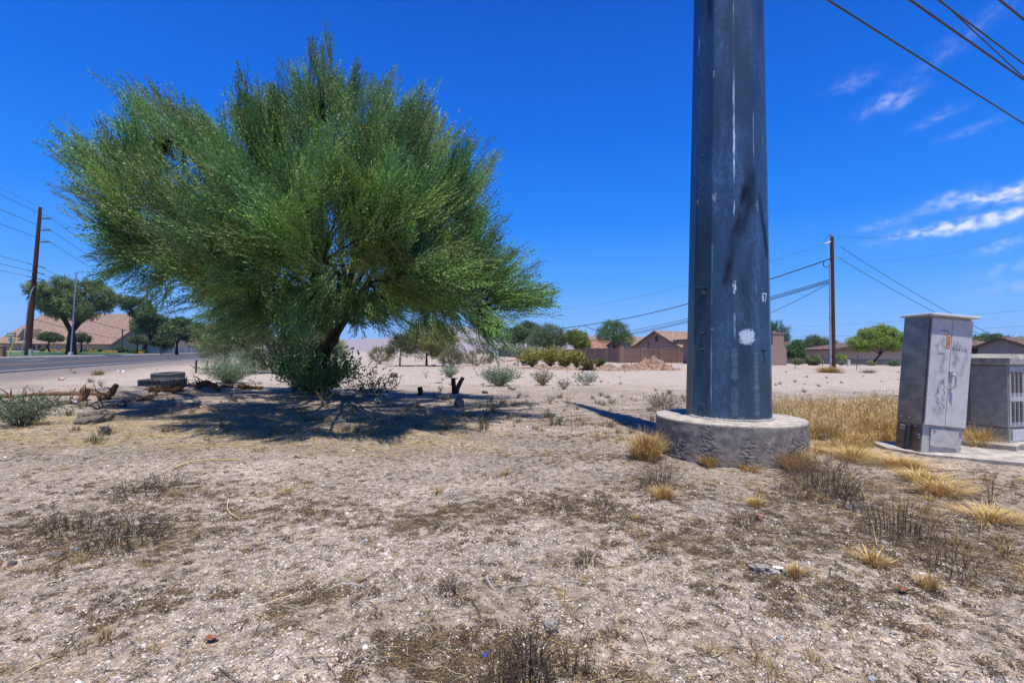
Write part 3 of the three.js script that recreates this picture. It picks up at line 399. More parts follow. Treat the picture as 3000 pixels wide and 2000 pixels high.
// ---------------------------------------------------------------- the big palo verde
const TD = 14.9;
function paloVerde() {
  const base = P(935, 1160, TD); base.y = height(base.x, base.z) - .05;
  const o = thing('palo_verde_tree', 'wide feathery green palo verde tree filling the left half', 'tree', base);
  const poly = [[165, 450], [230, 420], [330, 385], [290, 320], [395, 235], [470, 270], [560, 300], [600, 345], [650, 330], [720, 255], [790, 290], [850, 230], [870, 160], [920, 170], [945, 100], [985, 190], [1010, 210], [1080, 235], [1160, 260], [1240, 270], [1270, 300], [1345, 280], [1365, 350], [1400, 400], [1445, 470], [1440, 530], [1410, 580], [1480, 620], [1470, 680], [1520, 730], [1600, 760], [1615, 830], [1625, 870], [1560, 930], [1540, 960], [1490, 1045], [1400, 1030], [1300, 975], [1200, 950], [1100, 980], [1030, 960], [900, 1005], [850, 1000], [700, 995], [600, 950], [500, 905], [440, 870], [352, 825], [290, 740], [245, 670], [205, 590], [190, 520]].map(([x, y]) => P(x, y, TD));
  const inside = (x, y) => { let c = false; for (let i = 0, j = poly.length - 1; i < poly.length; j = i++) { const a = poly[i], b = poly[j]; if ((a.y > y) !== (b.y > y) && x < (b.x - a.x) * (y - a.y) / (b.y - a.y) + a.x) c = !c; } return c; };
  const edge = (x, y) => { let m = 1e9; for (let i = 0, j = poly.length - 1; i < poly.length; j = i++) { const a = poly[j], b = poly[i], dx = b.x - a.x, dy = b.y - a.y, t = clamp(((x - a.x) * dx + (y - a.y) * dy) / (dx * dx + dy * dy)); m = Math.min(m, Math.hypot(x - a.x - t * dx, y - a.y - t * dy)); } return m; };
  const gap = P(560, 528, TD), lo = V(1e9, 1e9), hi = V(-1e9, -1e9); for (const p of poly) { lo.min(p); hi.max(p); } lo.z = hi.z = 0;
  const inGap = (x, y) => { const dx = x - gap.x, dy = y - gap.y, u = dx * .93 - dy * .36, v = dx * .36 + dy * .93; return (u / 1.15) ** 2 + (v / .26) ** 2 < 1; };
  // the crown leans out of the trunk towards the open lot: its outline lies 3 m nearer than the trunk
  const toDepth = (x, y, d) => V(x * d / TD, EYE + (y - EYE) * d / TD, -d);
  const pick = (shell, inset = .3) => { for (;;) { const x = rr(lo.x, hi.x), y = rr(lo.y, hi.y); if (!inside(x, y)) continue; const e = edge(x, y); if (e < inset && rnd() < .75) continue; if (inGap(x, y)) continue; const D = 5.0 * Math.sqrt(clamp(e / 3.2)); let z = rr(-1, 1); z = Math.sign(z) * Math.abs(z) ** shell * D; if (y < 3.2 && Math.abs(z) < .4 * D && rnd() < .5) continue; const q = toDepth(x, y, TD - 2.8 - z); q.e = e; return q; } };
  const loc = (v) => v.clone().sub(base), wood = new Soup(), limbs = [], twigs = [];
  const fork = P(975, 985, TD - .8), c1 = [1, 1, 1];
  const tr = bez(V(base.x, base.y, base.z), P(905, 1075, TD - .3), fork, 8); wood.tube(tr.map(loc), taper(9, .30, .20), 9, c1, .12);
  const fork2 = P(1020, 915, TD - 1.6); wood.tube(bez(fork, P(990, 950, TD - 1.2), fork2, 4).map(loc), taper(5, .19, .15), 8, c1, .1);
  for (const [px, py, off] of [[300, 500, .5], [420, 340, -1], [260, 640, 1.6], [560, 700, 3.6], [720, 400, 1.5], [840, 310, -1.5], [945, 250, .3], [1080, 330, 1.6], [1250, 380, -1.2], [1350, 560, 1.2], [1400, 760, -1.8], [1470, 900, 1.2], [1150, 620, 3.6], [820, 620, 4.2], [640, 830, 2.6], [700, 500, -3.5], [1100, 520, -3.8], [1200, 800, 3.4], [930, 760, 4.4], [480, 760, -2], [1300, 880, -3]]) {
    const t = P(lerp(1000, px, .86), lerp(880, py, .86), TD - 2.8 - off); const f = rnd() < .55 ? fork : fork2, dist = t.distanceTo(f), mid = V(lerp(f.x, t.x, .38), lerp(f.y, t.y, .38) + dist * .16, lerp(f.z, t.z, .42));
    const pts = bez(f, mid, t, 14); pts.forEach((q, i) => { if (i) { q.x += .10 * n3(q.x, q.y, 1); q.y += .10 * n3(q.x, q.y, 7); q.z += .1 * n3(q.x, q.y, 3); } }); wood.tube(pts.map(loc), taper(15, .095, .022, .8), 6, c1, .1); limbs.push(...pts.slice(3));
  }
  const nearest = (list, p) => { let m = 1e9, b = null; for (const q of list) { const d = q.distanceToSquared(p) + (q.y > p.y ? 2 : 0); if (d < m) { m = d; b = q; } } return b; };
  const second = [], ctr = P(1000, 900, TD - 2.4), strands = [];
  for (let i = 0; i < 620; i++) { const t = pick(i % 3 ? .35 : .8, .1), a = nearest(limbs, t), out = V().subVectors(t, ctr).normalize(), d = a.distanceTo(t), mid = a.clone().lerp(t, .5).addScaledVector(out, -.12 * d).add(V(0, .10 * d * (t.y > 4 ? -1 : .6), 0)), pts = bez(a, mid, t, 6); wood.tube(pts.map(loc), taper(7, .022, .006), 4, c1); second.push(...pts.slice(1)); strands.push([pts, out, t.e]); }
  const w = wood.geo(); w.deleteAttribute('color');
  mesh('trunk', w, M(.105, .105, .055, { map: tBark, bumpMap: tBark, bumpScale: .01 }), o);
  // foliage: green whip-like sprays set with tiny leaflets
  const sprays = []; for (let v = 0; v < 4; v++) {
    const s = new Soup(), L = 1, tc = [.62, .60, .42];
    const stem = (a, b, c, leafs, r) => { const pts = bez(a, b, c, 4); s.tube(pts, taper(5, r, r * .4), 3, tc); const len = a.distanceTo(c);
      for (let k = 0; k < leafs; k++) { const t = .12 + .88 * (k + rnd() * .6) / leafs, u = 1 - t, p = V(u * u * a.x + 2 * u * t * b.x + t * t * c.x, u * u * a.y + 2 * u * t * b.y + t * t * c.y, u * u * a.z + 2 * u * t * b.z + t * t * c.z); const d = unit().multiplyScalar(.8).add(V().subVectors(c, a).normalize()).normalize(), sd = unit().cross(d).normalize(), kk = rr(.7, 1.3); s.leaf(p, d, sd, rr(.04, .072), rr(.009, .016), [kk, kk * rr(.95, 1.1), kk * rr(.7, 1)]); } };
    stem(V(0, 0, 0), V(rr(-.06, .06), .5, rr(-.06, .06)), V(rr(-.1, .1), L, rr(-.1, .1)), 26, .006);
    for (let k = 0; k < 9; k++) { const y = .1 + .72 * k / 9, a = k * 2.4 + rr(-.4, .4), l = rr(.26, .5) * (1 - .3 * y), e = V(Math.cos(a) * l * .42, y + l * .92, Math.sin(a) * l * .42); stem(V(0, y, 0), V(e.x * .6, y + l * .3, e.z * .6), e, 13, .0035); }
    sprays.push(s.geo());
  }
  const lists = [[], [], [], []]; let cnt = 0;
  for (const [pts, out, e] of strands) {
    const hue = rnd(), c = hue < .40 ? [.175, .33, .075] : hue < .66 ? [.15, .33, .12] : hue < .88 ? [.27, .40, .11] : [.10, .20, .07], kk = rr(.6, 1.35), N = 12 + (rnd() * 5 | 0), lean = unit().multiplyScalar(.3);
    for (let j = 0; j < N; j++) {
      const f = lerp(.3, 1.02, (j + rnd()) / N) * 6, i0 = Math.min(5, f | 0), p = pts[i0].clone().lerp(pts[i0 + 1], f - i0).addScaledVector(unit(), .22), tan = V().subVectors(pts[i0 + 1], pts[i0]).normalize();
      const dir = tan.multiplyScalar(.75).addScaledVector(out, .65).add(V(0, p.y > 3.4 ? .42 : .02, 0)).add(lean).addScaledVector(unit(), .26).normalize();
      const sc = rr(.55, 1.05) * (e < .5 ? .8 : 1), q = p.clone().addScaledVector(dir, -.35 * sc);
      lists[cnt++ % 4].push([mtx(loc(q), quatTo(dir, rr(0, 6.28)), V(sc * .85, sc * rr(1, 1.35), sc * .85)), shade(c, kk * rr(.8, 1.25))]);
    }
  }
  const leafM = PM(1, 1, 1, { vertexColors: true, roughness: .65, transmission: .35, thickness: 0 });
  lists.forEach((l, i) => instances('crown', sprays[i], leafM, l, o));
  const fl = new Soup(); for (let k = 0; k < 9; k++) { const d = unit(); fl.leaf(d.clone().multiplyScalar(.03), d, unit().cross(d).normalize(), .05, .022, [1, 1, 1]); }
  const fList = []; for (let i = 0; i < 260; i++) { const p = pick(.12, 0); fList.push([mtx(loc(p), quatTo(unit(), 0), rr(.3, .6)), rnd() < .75 ? [.72, .55, .03] : [.75, .7, .5]]); }
  const fg = fl.geo(); fg.deleteAttribute('color'); instances('blossoms', fg, M(1, 1, 1), fList, o);
}
paloVerde();
// ---------------------------------------------------------------- plant builders
function shrub(name, label, cat, pos, p, group) {
  const { h, w, stems = 26, per = 36, leaf = .05, lw = .3, col, stemCol = [.2, .17, .12], up = .5, twigs = 5, bare = .15, rStem = .006, round = .5, foot = .12 } = p;
  const o = thing(name, label, cat, pos, rr(0, 6.28), group), st = new Soup(), lf = new Soup();
  for (let i = 0; i < stems; i++) {
    const a = i * 2.399 + rr(-.3, .3), k = Math.sqrt((i + .5) / stems), x = Math.cos(a) * k * w / 2, z = Math.sin(a) * k * w / 2, top = h * (1 - round * k * k) * rr(.75, 1.05);
    const A = V(x * foot, 0, z * foot), C = V(x, top, z), B = V(lerp(x * (1 - up) * .8, x, foot > .3 ? foot : 0), top * (.4 + up * .3), z * (1 - up) * .8), pts = bez(A, B, C, 5);
    st.tube(pts, taper(6, rStem, rStem * .35), 4, stemCol);
    for (let t = 0; t < twigs; t++) {
      const f = lerp(bare, 1, (t + rnd()) / twigs), u = 1 - f, q = V(u * u * A.x + 2 * u * f * B.x + f * f * C.x, u * u * A.y + 2 * u * f * B.y + f * f * C.y, u * u * A.z + 2 * u * f * B.z + f * f * C.z), tl = (h + w) * .11 * rr(.5, 1.2);
      const d = unit().multiplyScalar(.7).add(V(x, 0, z).normalize().multiplyScalar(.4)).add(V(0, .6, 0)).normalize(), e = q.clone().addScaledVector(d, tl);
      st.tube([q, e], [rStem * .4, rStem * .2], 3, stemCol);
      for (let n = 0; n < per / twigs; n++) { const s = rnd(), at = q.clone().lerp(e, s), dd = unit().multiplyScalar(.8).add(d).normalize(), sd = unit().cross(dd).normalize(), c = col[(rnd() * col.length) | 0], l = leaf * rr(.6, 1.3); lf.leaf(at, dd, sd, l, l * lw, shade(c, rr(.75, 1.25))); }
    }
  }
  mesh('stems', st.geo(), mStem, o); if (lf.i.length) mesh('foliage', lf.geo(), mLeaf, o); return o;
}
const clumpGeo = []; for (let v = 0; v < 3; v++) { const s = new Soup(); for (let k = 0; k < 34; k++) { const p = unit().multiplyScalar(rr(.2, .5)), d = unit().add(p).normalize(), kk = rr(.7, 1.3); s.leaf(p, d, unit().cross(d).normalize(), rr(.18, .32), rr(.05, .085), [kk, kk, kk * rr(.8, 1)]); } clumpGeo.push(s.geo()); }
const featherGeo = []; for (let v = 0; v < 3; v++) { const s = new Soup(); for (let t = 0; t < 7; t++) { const d = V(rr(-.6, .6), 1, rr(-.6, .6)).normalize(), l = rr(.6, 1.05), a = V(rr(-.1, .1), 0, rr(-.1, .1)); for (let k = 0; k < 13; k++) { const p = a.clone().addScaledVector(d, l * (k + .3) / 13), dd = unit().add(d).normalize(), kk = rr(.7, 1.3); s.leaf(p, dd, unit().cross(dd).normalize(), rr(.10, .19), rr(.016, .03), [kk, kk, kk * .85]); } } featherGeo.push(s.geo()); }
const mCrown = PM(1, 1, 1, { vertexColors: true, roughness: .7, transmission: .2, thickness: 0 });
// lobes: [x, y, z, rx, ry, rz] about the foot of the tree
function tree(name, label, pos, p, group) {
  const { lobes, trunk = [[0, 0]], tr = .25, trunkTop = 2, col, n = 900, size = .6, geo = clumpGeo, bark = mBark, stand = 1.4 } = p;
  const o = thing(name, label, 'tree', pos, 0, group), wd = new Soup(), one = [1, 1, 1];
  const topP = V(trunk[0][0], trunkTop, 0);
  wd.tube(bez(V(0, -.1, 0), V(trunk[0][1] || 0, trunkTop * .5, 0), topP, 6), taper(7, tr * 1.1, tr * .62, .8), 9, one, .12);
  const main = []; lobes.forEach(([x, y, z, rx, ry, rz], i) => {
    const c = V(x, y, z), from = i < 6 ? topP : main[i % main.length][3], r0 = i < 6 ? tr * (.52 - .03 * i) : tr * .12, e = bez(from, V(lerp(from.x, x, .35), lerp(from.y, y, .6), lerp(from.z, z, .4)), c, 7);
    wd.tube(e, taper(8, r0, r0 * .2), 7, one, .1); if (i < 6) main.push(e);
    for (let k = 0; k < 5; k++) { const u = unit(), q = V(x + u.x * rx * .8, y + u.y * ry * .8, z + u.z * rz * .8), p0 = e[(3 + rnd() * 4) | 0]; wd.tube(bez(p0, p0.clone().lerp(q, .5).add(V(0, .1 * ry, 0)), q, 4), taper(5, r0 * .3, r0 * .08), 4, one); } });
  const g = wd.geo(); g.deleteAttribute('color'); mesh('trunk', g, bark, o);
  const vol = lobes.map((l) => (l[3] * l[4] * l[5]) ** (2 / 3)), tot = vol.reduce((a, b) => a + b), lists = [[], [], []]; let k = 0;
  lobes.forEach(([x, y, z, rx, ry, rz], i) => { const m = Math.round(n * vol[i] / tot); for (let j = 0; j < m; j++) { const u = unit(), r = rr(.25, 1) ** .45 * (1 + .16 * n3(u.x * 2.2 + x, u.y * 2.2 + y, u.z * 2.2)), q = V(x + u.x * rx * r, y + u.y * ry * r, z + u.z * rz * r); if (u.y < -.55 && rnd() < .5) continue;
    const d = geo === clumpGeo ? unit() : u.clone().multiplyScalar(.9).add(V(0, .7, 0)).addScaledVector(unit(), .4).normalize(), s = size * rr(.65, 1.3); lists[k++ % 3].push([mtx(q, quatTo(d, rr(0, 6)), s), shade(col[(rnd() * col.length) | 0], rr(.75, 1.3))]); } });
  lists.forEach((l, i) => l.length && instances('crown', geo[i], mCrown, l, o)); return o;
}
const bush = (name, label, cat, pos, w, h, col, group, geo = clumpGeo, n) => {        // a rounded garden bush seen far off
  const o = thing(name, label, cat, pos, rr(0, 6), group), l = [[], [], []], N = n || Math.round(clamp(60 * w * h * 1.6, 50, 420)), s = Math.min(w, h) * .36; const st = new Soup(); for (let k = 0; k < 7; k++) st.tube([V(0, 0, 0), V(rr(-.3, .3) * w, h * rr(.4, .7), rr(-.3, .3) * w)], [.03, .01], 4, [.12, .09, .06]); mesh('stems', st.geo(), mStem, o);
  for (let k = 0; k < N; k++) { const u = unit(), r = rr(.4, 1) ** .5 * (1 + .18 * n3(u.x * 2 + w, u.y * 2, u.z * 2 + pos.x)), q = V(u.x * w / 2 * r * .86, h * .5 + u.y * h * .46 * r, u.z * w / 2 * r * .86); l[k % 3].push([mtx(q, quatTo(geo === clumpGeo ? unit() : u.clone().add(V(0, 1, 0)).normalize(), rr(0, 6)), s * rr(.7, 1.2)), shade(col[(rnd() * col.length) | 0], rr(.75, 1.3))]); }
  l.forEach((x, i) => x.length && instances('foliage', geo[i], mCrown, x, o)); return o;
};
// tufts of grass: blades that bend outwards
function tuftGeo(h, w, n, col, bw = .004, bend = .5, heads = 0) { const s = new Soup(); for (let k = 0; k < n; k++) { const a = rr(0, 6.283), r = Math.sqrt(rnd()) * (.75 + .35 * n2(Math.cos(a) * 1.3 + h * 9, Math.sin(a) * 1.3 + w * 7)), b = V(Math.cos(a) * r * w * .32, -.02, Math.sin(a) * r * w * .32), l = h * rr(.55, 1.08) * (1 - .25 * r), ox = Math.cos(a + rr(-.5, .5)) * r * w * .5 * rr(.6, 1.3), oz = Math.sin(a + rr(-.5, .5)) * r * w * .5 * rr(.6, 1.3), c = shade(col[(rnd() * col.length) | 0], rr(.7, 1.3)); const kk = rnd() < .25 ? rr(1.2, 1.9) : rr(.4, 1), e = V(b.x + ox * kk, l * (1 - .75 * bend * rnd() ** 1.5), b.z + oz * kk), m = V(b.x + ox * .3, l * rr(.5, .85), b.z + oz * .3), pts = bez(b, m, e, 4); pts.forEach((q, i) => { if (i) { q.x += gauss() * .035 * l * i / 2; q.z += gauss() * .035 * l * i / 2; } }); const sd = V(Math.cos(a + 1.57), 0, Math.sin(a + 1.57)).multiplyScalar(bw); const i0 = s.p.length / 3; pts.forEach((q, i) => { const t = (1 - i / 4) * .9 + .1; s.v(q.x - sd.x * t, q.y, q.z - sd.z * t, c); s.v(q.x + sd.x * t, q.y, q.z + sd.z * t, c); }); for (let i = 0; i < 4; i++) { const q = i0 + i * 2; s.i.push(q, q + 1, q + 3, q, q + 3, q + 2); }
  if (heads && rnd() < heads) for (let j = 0; j < 6; j++) { const d = unit().multiplyScalar(.5).add(V(ox, .6, oz).normalize()).normalize(); s.leaf(e.clone().addScaledVector(V(0, -1, 0), j * .014), d, unit().cross(d).normalize(), .035, .005, shade(c, 1.15)); } } return s.geo(); }
const GOLD = [[.56, .38, .13], [.48, .31, .09], [.62, .46, .20], [.40, .26, .09]], STRAW = [[.58, .47, .27], [.48, .37, .18], [.40, .32, .16], [.62, .53, .34]], DEAD = [[.17, .105, .055], [.115, .075, .045], [.25, .16, .075]], BLUEG = [[.17, .28, .14], [.23, .34, .18], [.12, .22, .10], [.29, .38, .22]], GREEN = [[.075, .155, .04], [.10, .19, .05], [.055, .12, .035]], OLIVE = [[.38, .35, .06], [.46, .42, .08], [.26, .26, .06]], LIME = [[.22, .33, .04], [.30, .38, .05], [.14, .23, .035]];
const mTuft = PM(1, 1, 1, { vertexColors: true, roughness: .8, transmission: .15, thickness: 0 });
function tuft(label, px, py, h, w, n, col = GOLD, name = 'dry_grass_tuft', o = {}) { const g = G(px, py), m = mesh(name, tuftGeo(h, w, n, col, o.bw, o.bend, o.heads), mTuft); m.position.copy(g); m.rotation.y = rr(0, 6); return tag(m, label, 'grass tuft', o.group); }
function deadWeed(label, px, py, h, w, stems, o = {}) { return shrub(o.name || 'dead_weed', label, 'weed', G(px, py), { h, w, stems, per: (o.per ?? 22) * .9, twigs: 7, leaf: (o.leaf ?? .011), lw: .3, col: o.col || DEAD, stemCol: o.sc || [.135, .085, .05], up: .9, bare: .12, rStem: o.r ?? .0026, round: .45, foot: o.foot ?? .72 }, o.group); }

// ---------------------------------------------------------------- shrubs round the palo verde and across the lot
{ const b = P(935, 1165, 14.7); b.y = height(b.x, b.z); 
  shrub('understory_bush', 'dark green leafy bush wrapped round the palo verde trunk', 'bush', V(b.x, b.y, b.z + .25), { h: 1.6, w: 2.7, stems: 120, per: 110, leaf: .062, lw: .45, col: [[.09, .24, .075], [.13, .30, .09], [.075, .19, .065], [.19, .32, .12]], stemCol: [.08, .065, .04], up: .35, twigs: 7, bare: .05, rStem: .008, round: .55 });
  const b2 = P(870, 1120, 15.4); b2.y = height(b2.x, b2.z); shrub('understory_bush', 'tall olive bush just left of the palo verde trunk', 'bush', b2, { h: 2.5, w: 2.6, stems: 70, per: 90, leaf: .058, lw: .35, col: [[.14, .20, .075], [.18, .22, .095], [.10, .16, .06]], stemCol: [.1, .08, .05], up: .6, twigs: 7, rStem: .008, round: .45 });
  const b3 = P(1085, 1120, 14.4); b3.y = height(b3.x, b3.z); shrub('understory_bush', 'sparse bush reaching right of the palo verde trunk', 'bush', b3, { h: 1.0, w: 1.9, stems: 26, per: 56, leaf: .05, lw: .4, col: [[.07, .13, .05], [.05, .10, .045]], stemCol: [.08, .06, .04], up: .15, twigs: 6, rStem: .006, round: .7 }); }
shrub('desert_broom', 'large blue-green feathery shrub beside the old tyres', 'shrub', G(672, 1122), { h: 1.3, w: 2.6, stems: 150, per: 90, leaf: .055, lw: .17, col: BLUEG, stemCol: [.16, .17, .1], up: .45, twigs: 7, bare: .05, rStem: .005, round: .6 });
shrub('desert_broom', 'green feathery shrub cut by the left picture edge', 'shrub', G(62, 1248), { h: .58, w: 1.5, stems: 70, per: 70, leaf: .045, lw: .16, col: [[.085, .15, .07], [.12, .19, .09], [.16, .21, .12]], stemCol: [.1, .11, .06], up: .55, twigs: 7, rStem: .004, round: .4 });
shrub('sage_shrub', 'grey-green shrub with pale twigs behind the forked stump', 'shrub', G(1318, 1106), { h: .75, w: 1.3, stems: 46, per: 66, leaf: .06, lw: .2, col: BLUEG, up: .5, twigs: 6, round: .5 });
shrub('sage_shrub', 'broad grey-green shrub right of the forked stump', 'shrub', G(1462, 1130), { h: .85, w: 2.2, stems: 90, per: 76, leaf: .06, lw: .19, col: [...BLUEG, [.07, .13, .05]], up: .5, twigs: 6, round: .45 });
shrub('withered_shrub', 'withered brown shrub beside the broad grey-green one', 'shrub', G(1590, 1128), { h: .78, w: 1.25, stems: 44, per: 50, leaf: .045, lw: .3, col: [[.24, .19, .10], [.17, .15, .07], [.30, .25, .15]], stemCol: [.24, .18, .11], up: .5, twigs: 6, round: .45 });
shrub('sage_shrub', 'airy pale shrub standing alone on the sandy track', 'shrub', G(1716, 1128), { h: .62, w: 1.35, stems: 26, per: 56, leaf: .055, lw: .2, col: BLUEG, up: .3, twigs: 6, bare: .25, rStem: .007, round: .35 });
shrub('withered_shrub', 'low straggly dry shrub left of the sandy track', 'shrub', G(1652, 1140), { h: .45, w: .8, stems: 24, per: 30, leaf: .04, lw: .25, col: [[.24, .22, .13], [.17, .17, .09]], stemCol: [.22, .17, .11], up: .5, round: .4 });
for (const [px, py, h, w, l] of [[1450, 1205, .24, .45, 'small pale green weed right of the grey boulder'], [1552, 1196, .22, .5, 'spreading pale weed at the end of the tree shade'], [1612, 1182, .22, .35, 'pale weed by the yellow straw patch'], [1425, 1225, .2, .28, 'tiny green weed at the shadow edge'], [1640, 1245, .22, .25, 'green seedling left of the pole shadow'], [1618, 1228, .14, .16, 'smallest green seedling on the open dirt'], [295, 1135, .3, .3, 'thin upright weed beyond the root pile'], [1290, 1150, .28, .22, 'thin weed left of the forked stump'], [1248, 1108, .5, .5, 'leafy weed beyond the short stump'], [812, 1115, .42, .32, 'thin weed right of the feathery shrub']])
  shrub('green_weed', l, 'weed', G(px, py), { h, w, stems: 11, per: 30, leaf: .028, lw: .22, col: [[.14, .18, .09], [.18, .21, .12]], stemCol: [.2, .19, .12], up: .6, twigs: 5, rStem: .003, round: .3 });
deadWeed('dead grey bush standing behind the concrete footing', 1940, 1208, .5, 1.15, 40, { per: 40, leaf: .03, col: [[.19, .13, .085], [.13, .09, .06], [.24, .17, .12]], name: 'dead_bush' });
deadWeed('wiry dead weed right of the palo verde shade', 1665, 1190, .55, 1.0, 16, { per: 10, sc: [.24, .14, .08], col: [[.3, .19, .09]] , foot: .12 });
deadWeed('tall dead stalks in the dirt left of the footing', 1680, 1262, .42, .5, 9, { per: 8, sc: [.14, .09, .06] });
deadWeed('dead weed skeleton below the understory bush', 945, 1188, .55, .6, 9, { per: 14, leaf: .025, sc: [.32, .23, .13], col: [[.36, .27, .15]], r: .006 , foot: .12 });
deadWeed('bushy dark dead weed left of the footing', 1925, 1430, .32, .66, 60, { per: 14 });
deadWeed('largest clump of dark dead weeds right of the footing', 2405, 1455, .44, 1.2, 150, { per: 20 });
deadWeed('dark dead weed in the middle of the right foreground', 2625, 1575, .36, .66, 56, { per: 20 });
deadWeed('dark dead weed with rusty leaves at lower right', 2780, 1680, .30, .55, 20, { per: 26, col: [...DEAD, [.22, .055, .03]] });
deadWeed('lone dead twiggy weed by the concrete pad', 2905, 1480, .42, .5, 9, { per: 12 , foot: .12 });
deadWeed('black dead weed patch in the left foreground', 365, 1600, .22, .75, 44, { per: 16, sc: [.05, .036, .025], col: [[.06, .042, .03]] });
deadWeed('black dead weed stubble behind the left patch', 215, 1560, .16, .6, 30, { per: 14, sc: [.05, .036, .025], col: [[.06, .042, .03]] });
deadWeed('low dead weeds on the rutted dirt at left', 430, 1445, .15, .9, 40, { per: 16, sc: [.07, .045, .03], col: [[.1, .07, .04]] });
deadWeed('dead weed stalks at the bottom edge of view', 1555, 2010, .25, .36, 40, { per: 14, sc: [.06, .04, .028] });
deadWeed('dead weed beside the stalks at the bottom edge', 1465, 2030, .22, .32, 34, { per: 16, col: [...DEAD, [.25, .17, .05]] });
deadWeed('small dark weed by the pale rock in front', 1680, 1975, .14, .2, 14, { per: 20 });
deadWeed('low dark weed in the dirt beyond the pale rock', 1640, 1500, .11, .4, 26, { per: 22 });
deadWeed('flat dark weed left of the dead weed clump', 1770, 1490, .09, .4, 26, { per: 22 });
deadWeed('reddish dead weed near the crumpled litter', 2180, 1540, .14, .36, 20, { per: 22, col: [...DEAD, [.22, .06, .035]] });
deadWeed('dark sprig of dead weed in centre foreground', 1315, 1735, .09, .18, 16, { per: 20 });
deadWeed('dark sprig of dead weed right of centre', 1720, 1655, .10, .22, 18, { per: 20 });
tuft('tall golden grass tuft against the left of the footing', 1893, 1345, .50, .78, 1100, GOLD, undefined, { bend: .8 });
tuft('small golden tuft in front of the footing', 2078, 1366, .22, .42, 420, GOLD);
tuft('low golden tuft under the right front of the footing', 2190, 1372, .10, .5, 320, GOLD);
tuft('bushy golden tuft right of the footing', 2325, 1368, .30, .85, 1100, GOLD);
tuft('golden tuft below the bushy dead weed', 1945, 1460, .16, .36, 360, GOLD);
tuft('thick golden clump between the two cabinets', 2872, 1318, .46, .75, 1000, GOLD, undefined, { bend: 1 });
tuft('pale seeding stalks leaning over the louvred cabinet', 2895, 1290, .95, .95, 70, STRAW, undefined, { heads: 1, bw: .005, bend: .6 });
tuft('golden grass mat left of the tall cabinet', 2500, 1345, .20, .9, 900, GOLD);
tuft('golden grass mat in front of the tall cabinet', 2640, 1368, .16, .9, 900, GOLD);
tuft('golden mat trailing from the cabinet pad', 2760, 1440, .13, .7, 600, GOLD);
tuft('golden mat in the middle of the right slope', 2700, 1405, .12, .9, 700, GOLD);
tuft('low golden mat at the right edge', 2900, 1520, .11, .7, 500, GOLD);
tuft('golden tuft right of the crumpled litter', 2330, 1690, .10, .15, 160, GOLD);
tuft('golden tuft above the crumpled litter', 2560, 1655, .12, .3, 240, GOLD);
tuft('spiky golden tuft in the lower right corner', 2720, 1725, .12, .18, 160, GOLD);
tuft('small golden tuft left of the dead weed clump', 2215, 1480, .10, .24, 200, GOLD);
tuft('amber grass tuft on the road shoulder', 288, 1098, .42, 1.2, 420, [[.34, .22, .10], [.28, .18, .09]]);
tuft('amber grass ringing the slender wooden pole', 2432, 1092, .75, 3.2, 1100, [[.50, .34, .13], [.38, .25, .10]], undefined, { bw: .012 });
tuft('brown dead weeds right of the slender wooden pole', 2545, 1092, .45, 2.2, 260, [[.16, .11, .07]], undefined, { bw: .012 });
// the tall dry grass behind the cabinets: nobody could count it
{ const GF = [[.66, .48, .20], [.54, .38, .15], [.72, .57, .30], [.42, .32, .13]], gs = [tuftGeo(.60, .7, 80, GF, .005, .7, .5), tuftGeo(.45, .75, 80, [...GF, [.34, .29, .12]], .005, .9, .5), tuftGeo(.28, .6, 110, GOLD, .005, 1)], ls = [[], [], []];
  for (let i = 0; i < 620; i++) { const px = rr(2235, 2720), t = rnd(), py = lerp(1190, 1330, t ** .9), g = G(px, py); if (Math.hypot(g.x - PC.x, g.z - PC.z) < 1.2 || (g.x > 6.0 && g.z > -8.2)) continue; const nn = fbm(g.x * 1.1, g.z * 1.1 + 31, 3); if (nn < -.06) continue; const tall = clamp(.45 + .9 * nn + .35 * sst(2400, 2640, px)), s = rr(.6, 1.1) * lerp(.55, 1.15, tall) * (1 - .35 * sst(1285, 1330, py)), k = py > 1285 || tall < .4 ? 2 : i % 2; ls[k].push([mtx(V(g.x, g.y - .02, g.z), quatTo(V(rr(-.3, .3), 1, rr(-.3, .3)).normalize(), rr(0, 6)), s), shade([1, 1, 1], rr(.75, 1.15))]); }
  const o = struct(tag(new THREE.Group(), 'tall dry straw grass between the footing and cabinets', 'grass'), 'stuff'); o.name = 'dry_grass'; scene.add(o); ls.forEach((l, i) => struct(instances('grass_blades', gs[i], mTuft, l, o), 'stuff')); }
// creosote and desert trees across the lot
const creo = (px, d, h, w, label, col = OLIVE) => shrub('creosote_bush', label, 'bush', at(px, d), { h, w, stems: 60, per: 70, leaf: .15, lw: .24, col, stemCol: [.13, .10, .06], up: .55, twigs: 6, rStem: .02, round: .3 });
creo(1560, 49, 2.0, 2.6, 'yellow-green creosote bush by the wooden rail'); creo(1612, 48, 2.1, 2.4, 'tallest yellow-green creosote bush before the brown wall'); creo(1655, 47, 1.75, 2.4, 'creosote bush in the middle of its row'); creo(1690, 46, 1.8, 1.5, 'narrow creosote bush ending the row'); creo(1722, 42, .95, 1.4, 'small rusty creosote bush near the dirt berm', [[.26, .19, .05], [.18, .17, .05]]); creo(1758, 47, 1.0, .9, 'little green creosote bush left of the dirt pile', [[.16, .19, .05]]);
creo(1535, 60, 2.6, 4, 'grey-green bush beyond the creosote row', BLUEG);
